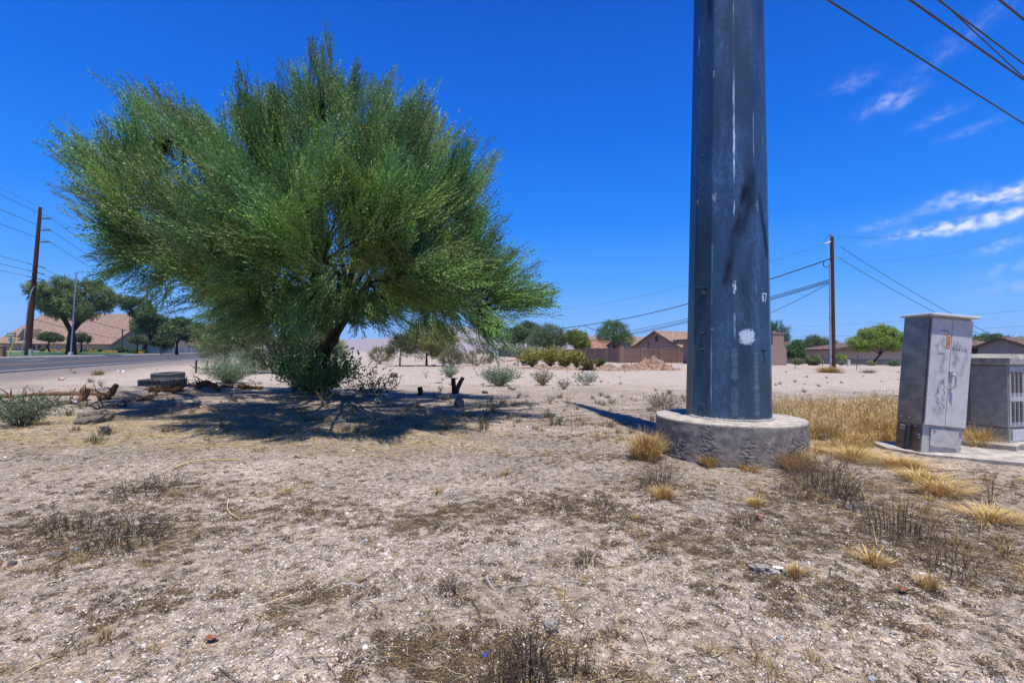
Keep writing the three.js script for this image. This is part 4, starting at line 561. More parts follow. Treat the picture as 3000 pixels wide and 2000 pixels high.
tree('mesquite_tree', 'dark mesquite left of the palo verde, above the feathery shrub', at(742, 30), { lobes: [[-.6, 2.6, 0, 1.5, 1.3, 1.3], [-2, 2.2, 0, 1.5, 1.1, 1.2], [.4, 1.4, .2, .9, 1.1, .9], [-1.2, 3.4, -.3, 1.2, .8, 1]], tr: .16, trunkTop: 1.4, col: [[.11, .16, .055], [.15, .20, .075], [.08, .12, .045]], n: 760, size: .55, geo: featherGeo, bark: mBarkDark });
tree('desert_tree', 'pale green desert tree behind the feathery shrub', at(660, 36), { lobes: [[0, 2.2, 0, 1.6, 1.2, 1.4], [-.9, 1.4, 0, 1.2, .9, 1]], tr: .1, trunkTop: 1, col: [[.17, .24, .09], [.22, .28, .12]], n: 520, size: .55, geo: featherGeo });
tree('desert_tree', 'yellowish palo verde seen under the right of the crown', at(1250, 50), { lobes: [[0, 2.7, 0, 2.2, 1.7, 2], [1.6, 2.4, 0, 1.7, 1.7, 1.5], [-1.2, 2.1, 0, 1.5, 1.2, 1.4], [2, 1.2, .4, 1.2, .9, 1]], tr: .13, trunkTop: 1.1, col: [[.27, .28, .09], [.34, .33, .12], [.18, .21, .07]], n: 1100, size: .75, geo: featherGeo, bark: mBarkDark });
tree('desert_tree', 'small dark desert tree left of the yellowish one', at(1172, 48), { lobes: [[0, 1.7, 0, 1.2, .9, 1], [.2, 2.4, 0, .8, .6, .8]], tr: .09, trunkTop: .9, col: [[.08, .10, .04], [.11, .13, .05]], n: 320, size: .6, geo: featherGeo, bark: mBarkDark });
tree('desert_tree', 'olive desert tree seen behind the palo verde trunk', at(915, 44), { lobes: [[0, 2.2, 0, 2.2, 1.5, 1.8], [1.6, 1.4, 0, 1.4, 1.1, 1.2], [-1.6, 1.6, 0, 1.4, 1.2, 1.2]], tr: .12, trunkTop: 1, col: [[.19, .23, .08], [.25, .28, .11]], n: 900, size: .7, geo: featherGeo });
bush('desert_bush', 'dark low bush on the road verge under the crown', 'bush', at(745, 33), 1.7, 1.3, [[.07, .10, .06], [.10, .12, .07]], undefined, featherGeo, 120); bush('desert_bush', 'dry grey bush on the verge by the parked white car', 'bush', at(800, 32), 2.0, 1.3, [[.13, .13, .08], [.19, .17, .10]], undefined, featherGeo, 120); bush('desert_bush', 'grey twiggy bush right of the yellowish palo verde', 'bush', at(1325, 46), 2.2, 1.7, [[.18, .16, .10], [.13, .13, .08]], undefined, featherGeo, 140); bush('desert_bush', 'rusty bush behind the trunk gap', 'bush', at(1115, 56), 3, 1.8, [[.20, .17, .06], [.15, .14, .05]], undefined, featherGeo, 140);
bush('desert_bush', 'brown dry bush behind the right end of the crown', 'bush', at(1400, 52), 4.5, 1.6, [[.2, .16, .09], [.15, .13, .07]], undefined, featherGeo, 200);
// ---------------------------------------------------------------- buildings
const mRoofTan = M(.40, .335, .285, { map: tShingle }), mRoofBrown = M(.20, .155, .14, { map: tShingle }), mWallTan = M(.47, .37, .29, { map: tStucco }), mWallPink = M(.40, .28, .24, { map: tStucco }), mWallCream = M(.56, .46, .33, { map: tStucco }), mWallGrey = M(.36, .34, .335, { map: tStucco });
function prism(pts, depth) { const s = new THREE.Shape(pts.map(([x, y]) => new THREE.Vector2(x, y))); return uvBox(new THREE.ExtrudeGeometry(s, { depth, bevelEnabled: false })); }
function windowPart(parent, x, y, z, w, h, turn = 0) { const o = mesh('window', box(w, h, .05), mGlass, parent); o.position.set(x, y, z); o.rotation.y = turn; mesh('frame', merge([box(w + .12, .07, .09, 0, h / 2 + .03, 0), box(w + .12, .07, .09, 0, -h / 2 - .03, 0), box(.07, h - .002, .09, w / 2 + .03, 0, 0), box(.07, h - .002, .09, -w / 2 - .03, 0, 0), box(.05, h - .004, .085, 0, 0, 0)]), mWhite, o); return o; }
// a gabled house: length along x, gables at both ends, own axes
function gableHouse(name, label, pos, turn, L, W, eave, ridge, mWall, mRoof, over = .5) {
  const o = thing(name, label, 'house', pos, turn), k = (ridge - eave) / (W / 2), t = .16;
  mesh('wall', prism([[-W / 2, -.5], [W / 2, -.5], [W / 2, eave], [0, ridge - .02], [-W / 2, eave]], L).translate(0, 0, -L / 2).rotateY(Math.PI / 2), mWall, o);
  for (const s of [-1, 1]) { const e = W / 2 + over; const roof = mesh('roof', prism([[0, ridge + .02], [s * e, ridge + .02 - k * e], [s * e, ridge + .02 + t - k * e], [0, ridge + .02 + t]], L + over * 2).translate(0, 0, -L / 2 - over).rotateY(Math.PI / 2), mRoof, o);
    for (const z of [-L / 2 - over - .07, L / 2 + over + .01]) mesh('fascia', prism([[0, ridge - .16], [s * (e + .01), ridge - .16 - k * e], [s * (e + .01), ridge + .03 - k * e], [0, ridge + .03]], .06).translate(0, 0, z).rotateY(Math.PI / 2), mBrownTrim, roof); }
  return o;
}
{ // church with the steep roof across the road
  const A = V(-138, .45, -165), o = thing('church', 'church with tall steep brown shingle roof across the road', 'church', A, -.20);
  // own axes: +x to the right along the front, -z to the back; the front right corner at the origin
  const L = 52, W = 29.4, ev = 3.1, rd = 14.0, h2 = W / 2, k = (rd - ev) / h2;
  mesh('wall', merge([uvBox(new THREE.BoxGeometry(L, ev + .5, W).translate(-L / 2, ev / 2 - .25, -h2)), prism([[-h2, ev], [h2, ev], [0, rd - .3]], .3).rotateY(Math.PI / 2).translate(-.31, 0, -h2), prism([[-h2, ev], [h2, ev], [0, rd - .3]], .3).rotateY(Math.PI / 2).translate(-L, 0, -h2)]), mWallCream, o);
  mesh('plinth', box(L + .1, .5, .12, -L / 2, .2, .07), M(.17, .10, .075), o);
  for (const s of [-1, 1]) mesh('roof', prism([[0, rd], [s * (h2 + 1.2), rd - k * (h2 + 1.2)], [s * (h2 + 1.2), rd - k * (h2 + 1.2) + .4], [0, rd + .4]], L + 1.6).translate(0, 0, -L - .8).rotateY(Math.PI / 2).translate(0, 0, -h2), mRoofTan, o);
  mesh('fascia', box(L + 1.7, .34, .12, -L / 2, ev - .72, 1.28), mBrownTrim, o);
  for (const q of [-1, 1]) mesh('fascia', prism([[0, rd - .5], [q * (h2 + 1.25), rd - .5 - k * (h2 + 1.25)], [q * (h2 + 1.25), rd + .02 - k * (h2 + 1.25)], [0, rd + .02]], .12).rotateY(Math.PI / 2).translate(.84, 0, -h2), mBrownTrim, o);
  for (const x of [-24.2, -16.5, -11.5, -35]) windowPart(o, x, 1.15, .03, .9, 2.0);
  for (const q of [box(.7, 9.4, 1.0, .4, 4.4, -9.0), box(.7, 11.5, 1.0, .4, 5.2, -12.6)]) mesh('end_pier', q, M(.30, .28, .29, { map: tStucco }), o);
  mesh('tower', box(4.5, 10.5, 5, 2.3, 5, -23.5), mWallCream, o); windowPart(o, 2.6, 6.4, -20.97, .7, 4.6);
  mesh('entrance_recess', merge([box(9, 2.3, .1, -33.5, 1.05, .12)]), M(.09, .075, .07), o); for (const x of [-37.5, -35.2, -32.6, -30, -29.2]) mesh('entrance_column', box(.5, 2.55, .5, x, 1.1, .5), mWallCream, o);
  mesh('dormer', merge([prism([[-3, 0], [3, 0], [0, 3.4]], 6).translate(-40, 4.6, -6)]), mRoofBrown, o);
  const sp = new Soup(); sp.tube([V(-3.2, rd - .6, -h2), V(-3.2, rd + 3, -h2), V(-3.2, rd + 3.4, -h2), V(-3.2, rd + 13, -h2)], [.85, .8, .55, .05], 8); mesh('spire', sp.geo(), M(.12, .10, .10), o);
}
{ const a = at(415, 150), b = at(575, 190), o = thing('block_wall', 'long low white block wall beyond the road', 'wall'); const n = 8; for (let i = 0; i < n; i++) { const p = a.clone().lerp(b, i / n), q = a.clone().lerp(b, (i + 1) / n), L = p.distanceTo(q), m = mesh('panel', box(L - .05, 2.0, .2), M(.62, .59, .54, { map: tBlock }), o); m.position.set((p.x + q.x) / 2, 1.25, (p.z + q.z) / 2); m.rotation.y = -Math.atan2(q.z - p.z, q.x - p.x); const r = mesh('post', box(.4, 2.15, .4), M(.58, .55, .5), o); r.position.set(p.x, 1.25, p.z); } }
gableHouse('house', 'grey-roofed house behind the white block wall', at(600, 230), -.2, 22, 12, 3.2, 6.2, mWallTan, mRoofBrown);
// brown block wall with pilasters; each course of blocks its own piece
{ const o = thing('brown_block_wall', 'reddish brown block wall around the houses', 'wall'), c = V(15.5, 0, -68), l = V(-1.2, 0, -172), r = V(43, 0, -84.5);
  const cm = [.9, 1, 1.08, .95].map((k) => M(.30 * k, .185 * k, .145 * k, { map: tBlock, bumpMap: tBumpFine, bumpScale: .006 })), mP = M(.33, .21, .165, { map: tBlock }), H = 2.25;
  const run = (a, b, step) => { const D = a.distanceTo(b), n = Math.round(D / step), ang = -Math.atan2(b.z - a.z, b.x - a.x); for (let i = 0; i < n; i++) { const p = a.clone().lerp(b, i / n), q = a.clone().lerp(b, (i + 1) / n), L = D / n - .45, y0 = Math.min(height(p.x, p.z), height(q.x, q.z)); const back = mesh('joint_backing', box(L + .06, H - .02, .12), M(.20, .13, .105), o); back.position.set((p.x + q.x) / 2, y0 + H / 2 - .1, (p.z + q.z) / 2); back.rotation.y = ang;
      const rows = p.distanceTo(V(0, 0, 0)) < 110 ? 11 : 0; for (let j = 0; j < rows; j++) { const m = mesh('block_course', box(L, H / 11 - .014, .2), cm[(rnd() * 4) | 0], o); m.position.set((p.x + q.x) / 2, y0 - .1 + H * (j + .5) / 11, (p.z + q.z) / 2); m.rotation.y = ang; } if (!rows) { const m = mesh('panel', box(L, H, .2), cm[1], o); m.position.set((p.x + q.x) / 2, y0 + H / 2 - .1, (p.z + q.z) / 2); m.rotation.y = ang; }
      const ps = mesh('pilaster', box(.42, H + .1, .42), mP, o); ps.position.set(p.x, y0 + H / 2 - .07, p.z); ps.rotation.y = ang; } };
  run(c, l, 5.2); run(c, r, 4.0); const ps = mesh('corner_pilaster', box(.62, H + .22, .62), mP, o); ps.position.set(c.x, height(c.x, c.z) + H / 2 - .02, c.z); ps.rotation.y = .4; }
{ const g = at(1945, 90), o = gableHouse('house', 'tan gabled house behind the brown block wall', V(g.x + 9.0, .2, g.z - 4.4), .38, 22, 13, 2.75, 5.6, mWallPink, mRoofTan, .7);
  mesh('gable_vent', box(.06, 1.0, .8, -11.05, 4.2, 0), mDark, o); windowPart(o, -11.05, 1.9, 2.9, 1.7, 1.1, Math.PI / 2); windowPart(o, -11.05, 1.9, -4, 1.7, 1.1, Math.PI / 2);
  const s = new Soup(); s.tube([V(-11.1, 1, -2.4), V(-11.15, 3.2, -2.4), V(-11.3, 3.55, -2.1), V(-11.3, 3.3, -1.7)], .05, 6); mesh('service_mast', s.geo(), mDark, o); }
gableHouse('house', 'small grey gabled house left of the tan one', at(1858, 112), .5, 9, 8, 3.2, 5.2, mWallGrey, mRoofTan, .4);
{ const o = gableHouse('house', 'low house with reddish roof between the garden trees', at(1772, 118), 0, 10, 11, 2.6, 5.0, mWallTan, M(.42, .27, .21, { map: tShingle })); mesh('chimney', box(2.6, 4.2, 1.4, -6.6, 3.2, 3), mWhite, o); mesh('cooler', box(1.2, 1, 1.2, -7.4, 5.8, 2.6), mDark, o); }
gableHouse('house', 'dark gabled house beyond the left of the brown wall', at(1502, 185), .9, 9, 7, 2.6, 4.4, M(.16, .15, .15), M(.14, .12, .12));
{ const p = at(2262, 62), o = thing('chimney_house', 'tan stucco house end with a wide tapering chimney', 'house', p, .18);
  mesh('chimney', merge([prism([[-1.15, -.3], [1.25, -.3], [1.25, 2.0], [.85, 2.6], [.85, 4.1], [-.75, 4.1], [-.75, 2.6], [-1.15, 2.0]], 1.1), box(1.75, .14, 1.25, .05, 4.15, .55), box(.5, .22, .5, -.2, 4.3, .5)]), mWallPink, o).userData.label = 'tapering stucco chimney';
  mesh('wall', box(9, 3.2, 8, -3.4, 1.2, -4.02), mWallPink, o); mesh('roof', merge([prism([[-9, 2.75], [2.4, 2.75], [2.4, 2.95], [-2.8, 4.1], [-9, 3.4]], 9.4).translate(0, 0, -8.9)]), mRoofTan, o); mesh('side_wing', box(1.6, 2.2, 1.2, -2.2, .8, -.1), M(.24, .18, .16, { map: tStucco }), o); }
{ const p = at(2560, 84), o = thing('low_house', 'low beige house behind the yellow-green tree', 'house', V(p.x, .2, p.z), 0);
  mesh('wall', box(15, 3.0, 9, .5, .9, -4.5), M(.52, .44, .38, { map: tStucco }), o); mesh('wainscot', box(15.2, .45, .1, .5, .55, .06), M(.13, .09, .07), o); mesh('roof', prism([[-7.9, 2.3], [9, 2.3], [9, 2.5], [3.5, 4.3], [-3.0, 3.3], [-7.9, 2.55]], 10.4).translate(0, 0, -9.7), mRoofBrown, o); mesh('fascia', box(16.9, .28, .08, .55, 2.35, .76), mBrownTrim, o); }
{ const p = at(2925, 58), o = thing('porch_house', 'house with dark hipped roof and stacked stone porch pillars', 'house', V(p.x, .2, p.z), 0);
  const rf = new Soup(), e = [V(-3.2, 2.35, 1.2), V(3.6, 2.35, 1.2), V(3.6, 2.35, -7), V(-3.2, 2.35, -7)], t = [V(-1.6, 3.75, -2.8), V(1.6, 3.3, -2.8)]; rf.quad(e[0], e[1], t[1], t[0], [1, 1, 1]); rf.quad(e[2], e[3], t[0], t[1], [1, 1, 1]); rf.quad(e[3], e[0], t[0], t[0], [1, 1, 1]); rf.quad(e[1], e[2], t[1], t[1], [1, 1, 1]); rf.quad(...e, [1, 1, 1]); const g = rf.geo(); g.deleteAttribute('color'); mesh('roof', g, mRoofBrown, o); mesh('fascia', box(7, .22, .1, .2, 2.28, 1.2), mBrownTrim, o);
  mesh('wall', box(6, 2.6, 6, -.2, .95, -4), mWallTan, o); mesh('door', box(.9, 2, .06, -1.6, .9, -.97), mDark, o);
  for (const x of [-.4, 2.4]) { const pl = mesh('pillar', box(.55, 2.6, .5, x, .95, .7), M(.10, .075, .065), o); for (let k = 0; k < 12; k++) mesh('stone', box(.6 + rr(0, .16), .15, .56 + rr(0, .1), x + rr(-.04, .04), -.1 + k * .2, .7, .03), M(...shade([.26, .19, .16], rr(.6, 1.3))), pl); } }
{ const p = at(2995, 52), o = gableHouse('grey_shed', 'grey wall corner at the right picture edge', V(p.x + 3.4, .1, p.z - 3), .2, 6, 5, 2.6, 3.6, M(.27, .26, .29, { map: tStucco }), mRoofBrown); }
{ const a = at(2292, 76), b = at(2672, 76), o = thing('low_block_wall', 'low dark grey block wall in front of the right hand yards', 'wall'), n = 9; for (let i = 0; i < n; i++) { const p = a.clone().lerp(b, i / n), q = a.clone().lerp(b, (i + 1) / n), L = p.distanceTo(q); for (let j = 0; j < 4; j++) { const m = mesh('block_course', box(L - .3, .19, .2), M(...shade([.115, .115, .135], rr(.85, 1.15)), { map: tBlock }), o); m.position.set((p.x + q.x) / 2, p.y + .1 + j * .2, p.z); } const r = mesh('pilaster', box(.32, .92, .32), M(.14, .14, .15, { map: tBlock }), o); r.position.set(p.x, p.y + .42, p.z); } }
{ const a = at(2295, 92), b = at(2420, 92), o = thing('picket_fence', 'weathered grey board fence behind the low grey wall', 'fence'); for (let i = 0; i < 26; i++) { const p = a.clone().lerp(b, i / 26), m = mesh('board', box(.28, 1.7 + .05 * rnd(), .04), M(...shade([.17, .16, .17], rr(.7, 1.3))), o); m.position.set(p.x, p.y + .75, p.z); } const rl = mesh('rail', box(a.distanceTo(b), .1, .06), M(.15, .14, .14), o); rl.position.set((a.x + b.x) / 2, a.y + 1.2, a.z - .06); }

// ---------------------------------------------------------------- trees of the far side, street side
const cluster = (cx, cy, rx, ry, n, a, b) => Array.from({ length: n }, (_, i) => { const u = unit(), k = rr(.55, 1), r = rr(a, b); return [cx + u.x * rx * k, cy + u.y * ry * k, u.z * rx * .8 * k, r, r * rr(.6, .85), r]; });
tree('shade_tree', 'big dense shade tree in front of the church', at(207, 100), { lobes: cluster(0, 11.6, 8.2, 4.4, 26, 1.5, 2.6), tr: .95, trunkTop: 4.6, col: [[.10, .18, .05], [.14, .23, .065], [.21, .26, .085], [.07, .14, .045]], n: 2600, size: .95, bark: mBarkDark });
tree('shade_tree', 'tall open tree right of the church', at(425, 150), { lobes: [...cluster(1, 10.4, 6.4, 3.4, 14, 1.4, 2.6), ...cluster(-3.5, 14.5, 3, 2.6, 6, 1.2, 2)], tr: .7, trunkTop: 4, trunk: [[1.5, -1]], col: GREEN, n: 1300, size: 1.7, bark: mBarkDark });
tree('shade_tree', 'round green tree beside the white block wall', at(517, 140), { lobes: cluster(1, 7, 6, 3, 14, 1.2, 2.2), tr: .45, trunkTop: 3, col: [[.05, .11, .03], [.075, .14, .04]], n: 900, size: 1.4, bark: mBarkDark });
tree('shade_tree', 'dense hedge-like tree left of the lamp and wall', at(462, 162), { lobes: [[0, 4.5, 0, 3.6, 3.4, 3], [3, 3.6, 0, 2.6, 2.6, 2.4]], tr: .3, trunkTop: 1.5, col: [[.06, .10, .03], [.09, .13, .04]], n: 600, size: 1.3 });
for (const [px, d, w, h, l, tl] of [[147, 118, 5.6, 2.6, 'small clipped tree left of the big shade tree', -1], [233, 118, 4.6, 2.6, 'small clipped tree right of the big shade tree', .6], [404, 134, 5.0, 2.8, 'small round tree at the church corner', -.4]])
  tree('ornamental_tree', l, at(px, d), { lobes: [[tl * .4, h + 1.2, 0, w * .36, h * .42, w * .35], [w * .22, h + .8, 0, w * .28, h * .32, w * .28], [-w * .26, h + 1, 0, w * .27, h * .34, w * .27]], tr: .22, trunkTop: 2.1, trunk: [[tl * .5, tl]], col: [[.07, .10, .035], [.09, .12, .04]], n: 420, size: .95, bark: mBarkDark });
tree('far_tree', 'grey-green tree over the roadside beyond the crown gap', at(755, 170), { lobes: [[0, 5, 0, 4.6, 2.6, 4], [-3, 4.4, 0, 3, 2, 3], [3.4, 4.4, 0, 3, 2, 3]], tr: .3, trunkTop: 2.4, col: [[.12, .16, .08], [.15, .18, .09]], n: 800, size: 1.3, geo: featherGeo, bark: mBarkDark });
tree('far_tree', 'rounded far tree behind the white car', at(845, 190), { lobes: [[0, 5, 0, 5, 3, 4], [-5, 4, 0, 3, 2.2, 3]], tr: .3, trunkTop: 2, col: [[.10, .14, .05], [.13, .16, .06]], n: 700, size: 1.4 });
{ const p = at(768, 200), o = thing('fan_palm', 'slim palm trunk against the mountain under the crown', 'palm', p), s = new Soup(); s.tube([V(0, 0, 0), V(.1, 5, 0), V(0, 9.4, 0)], [.35, .26, .24], 8); mesh('trunk', s.geo(), mBark, o); const f = new Soup(); for (let k = 0; k < 60; k++) { const d = unit(); d.y = d.y * .7 + .1; d.normalize(); f.leaf(V(0, 9.4, 0), d, unit().cross(d).normalize(), rr(1.2, 1.8), .18, shade([.06, .09, .04], rr(.7, 1.3))); } mesh('fronds', f.geo(), mLeaf, o); }
// behind the brown wall
const T = (px, d, lobes, l, o = {}) => tree(o.name || 'garden_tree', l, at(px, d), { lobes, tr: .22, trunkTop: 2, col: GREEN, n: 900, size: 1.0, ...o });
T(1545, 105, [[0, 6, 0, 3.2, 2.6, 3], [-2.6, 5, 0, 2.4, 2, 2.4], [2, 4.5, 0, 2, 1.8, 2]], 'dark green tree at the left end of the wall', { col: [[.05, .10, .035], [.07, .13, .04]] });
T(1608, 92, [[0, 4.6, 0, 2.9, 2.1, 2.6], [1.2, 3.4, 0, 2.2, 1.6, 2], [-1.6, 3.6, 0, 2, 1.6, 2]], 'soft grey-green tree left of the block wall', { col: [[.10, .16, .06], [.13, .19, .08]], geo: featherGeo, size: 1.1, n: 800 });
T(1690, 90, [[0, 4.2, 0, 2.0, 1.5, 1.8], [.9, 3.0, 0, 1.6, 1.2, 1.5], [-1, 4.6, 0, 1.2, 1, 1.2]], 'leafy tree poking over the middle of the wall', { col: LIME.map((c) => shade(c, .75)), size: .9, n: 520 });
T(1800, 76, [[0, 4.4, 0, 2.3, 1.6, 2], [1.4, 3.4, 0, 1.7, 1.4, 1.5], [-1.4, 4.0, 0, 1.4, 1.2, 1.3], [-.3, 5.6, 0, 1.3, .9, 1.2]], 'feathery green tree behind the wall corner', { col: [[.07, .15, .03], [.10, .19, .04]], geo: featherGeo, size: .8, n: 640 });
{ const p = at(1938, 125), o = thing('date_palm', 'palm crown rising behind the tan gabled house', 'palm', p), s = new Soup(); s.tube([V(0, 0, 0), V(0, 5.3, 0)], [.35, .3], 8); mesh('trunk', s.geo(), mBark, o);
  for (let k = 0; k < 22; k++) { const f = new Soup(), a = k * 2.4, e = rr(.1, 1.2), len = rr(2.4, 3.2), pts = bez(V(0, 0, 0), V(Math.cos(a) * len * .4 * Math.cos(e), len * .55 * Math.sin(e) + .5, Math.sin(a) * len * .4 * Math.cos(e)), V(Math.cos(a) * len * Math.cos(e * .7), len * Math.sin(e) - .8, Math.sin(a) * len * Math.cos(e * .7)), 8); f.tube(pts, .04, 4, [.10, .12, .05]); for (let i = 1; i < 9; i++) for (const sg of [-1, 1]) for (let j = 0; j < 2; j++) { const d = V().subVectors(pts[i], pts[i - 1]).normalize(), sd = V().crossVectors(d, V(0, 1, 0)).normalize().multiplyScalar(sg).add(d).add(V(0, -.2, 0)).normalize(); f.leaf(pts[i].clone().lerp(pts[i - 1], j * .5), sd, d, rr(.5, .75), .05, shade([.09, .13, .06], rr(.7, 1.3))); } const m = mesh('frond', f.geo(), mLeaf, o); m.position.y = 5.3; } }
T(2272, 88, [[0, 5.2, 0, 2.0, 2.1, 2], [-1.8, 5.4, 0, 1.6, 1.8, 1.6], [.8, 4, 0, 1.5, 1.4, 1.5]], 'upright green tree behind the chimney', { geo: featherGeo, size: .9, n: 620, col: [[.05, .12, .05], [.07, .14, .06]] });
T(2330, 78, [[0, 2.0, 0, 1.4, 1.3, 1.3], [.4, 3.0, 0, .8, .8, .8]], 'small dark tree right of the chimney house', { n: 420, size: .7, trunkTop: 1 });
T(2380, 98, [[0, 2.6, 0, 2.6, 1.6, 2], [2.6, 2.8, 0, 2.4, 1.7, 2], [.4, 3.9, 0, 1.4, 1.1, 1.2]], 'grey-green spreading trees left of the slender pole', { geo: featherGeo, size: 1.1, n: 760, col: [[.10, .15, .06], [.13, .18, .08]], trunkTop: 1 });
T(2312, 100, [[0, 2, 0, 2, 1.3, 1.5], [3, 1.8, 0, 2, 1.2, 1.5]], 'yellow-green shrubs over the picket fence', { name: 'far_shrub', n: 420, size: .9, col: [[.16, .20, .06]], trunkTop: .6 });
T(2562, 70, [[-2.4, 3.3, 0, 1.5, .9, 1.4], [-.6, 4.5, 0, 1.7, 1.0, 1.5], [1.3, 5.0, 0, 1.6, .9, 1.4], [3.0, 4.2, 0, 1.5, 1.0, 1.4], [.6, 3.4, .6, 1.8, .9, 1.4], [2.6, 2.9, .4, 1.2, .8, 1.2], [-2.0, 2.5, .2, 1.1, .6, 1], [3.8, 3.3, 0, .9, .8, .9], [-.6, 3.2, 1, 1.3, .7, 1]], 'bright yellow-green umbrella tree before the beige house', { name: 'umbrella_tree', col: LIME, n: 1300, size: .62, trunkTop: 1.5, trunk: [[.9, -.2]], tr: .17, bark: mBarkDark });
T(2870, 62, [[-.4, 2.4, 0, 1.3, 1.4, 1.3], [.4, 1.5, 0, 1.1, .9, 1]], 'yellowish tree just right of the leaning cabinet', { col: [[.13, .16, .04], [.17, .17, .05]], n: 420, size: .6, trunkTop: 1 });
T(2905, 88, [[0, 4.4, 0, 2.6, 1.3, 2], [2.4, 4, 0, 1.6, 1.1, 1.5]], 'green tree behind the dark hipped roof', { n: 520, size: .9, col: [[.05, .12, .05], [.07, .15, .06]] });
T(2962, 84, [[.6, 3.6, 0, 1.5, 1.1, 1.3], [-.6, 2.4, 0, 1.4, 1, 1.2], [1.8, 4.2, 0, .8, .7, .8]], 'ragged tree at the right of the hipped roof', { n: 420, size: .8 });
const yard = [[2338, 66, 1.7, .95, 'grey-green clipped shrub left of the two largest', [[.17, .20, .08], [.21, .24, .11]]], [2385, 64, 2.1, 1.35, 'largest round shrub on the far gravel', [[.13, .15, .06], [.18, .20, .08]]], [2467, 68, 1.1, .75, 'blue-green shrub right of the slender pole', [[.12, .19, .10], [.15, .22, .13]]], [2464, 82, 1.7, 1.6, 'bright green bush behind the slender pole', LIME], [2552, 66, 1.4, .62, 'low green shrub under the umbrella tree', [[.12, .19, .06]]], [2554, 74, 1.6, .7, 'pink flowering shrub behind the low grey wall', [[.48, .34, .36], [.14, .18, .08]]], [2620, 66, 1.8, .95, 'blue-green rounded shrub beside the leaning cabinet', [[.12, .20, .13], [.15, .24, .15]]], [2320, 82, 1.1, .7, 'small lime shrub on the picket fence side', LIME], [2862, 52, 1.8, 1.5, 'vivid green bush right of the leaning cabinet', [[.10, .26, .03]]]];
for (const [px, d, w, h, l, c] of yard) bush('garden_shrub', l, 'shrub', at(px, d), w, h, c);
// church garden
for (const [px, w, h, l] of [[122, 1.6, 1.1, 'clipped green bush left of the yellow flower bed'], [250, 2.6, .8, 'clipped dark hedge right of the big shade tree'], [272, 1.5, 1.1, 'round dark bush in the church flower bed'], [290, 1.5, 1.1, 'round grey bush in the church flower bed'], [352, 2.3, 1.9, 'large round bush at the church corner'], [378, 1.8, 1.2, 'clipped bush left of the small round tree'], [396, 1.8, 1.2, 'clipped bush right behind the small round tree'], [415, 2.0, 1.2, 'clipped bush ending the church hedge']]) bush('clipped_bush', l, 'bush', at(px, 138), w, h, [[.05, .12, .025], [.07, .15, .03]], 'clipped bushes by the church');
for (const [px, w, l] of [[142, 1.4, 'left yellow flower mound by the clipped tree'], [157, 1.8, 'right yellow flower mound by the clipped tree'], [185, 1.7, 'yellow flower mound left of the boulder'], [232, 1.0, 'small yellow flower mound by the right clipped tree'], [264, 1.0, 'yellow flower mound right of the hedge'], [277, 1.0, 'yellow flower mound between the round bushes'], [308, 1.4, 'first of three yellow flower mounds by the church'], [319, 1.6, 'middle of three yellow flower mounds by the church'], [334, 1.8, 'last of three yellow flower mounds by the church'], [412, 1.4, 'yellow flower mound under the small round tree'], [10, 1.2, 'yellow flower mound at the left edge']]) bush('flower_mound', l, 'flowers', at(px, 132), w, .7, [[.72, .42, .01], [.8, .5, .02], [.3, .25, .03]], 'yellow flowers in front of the church');
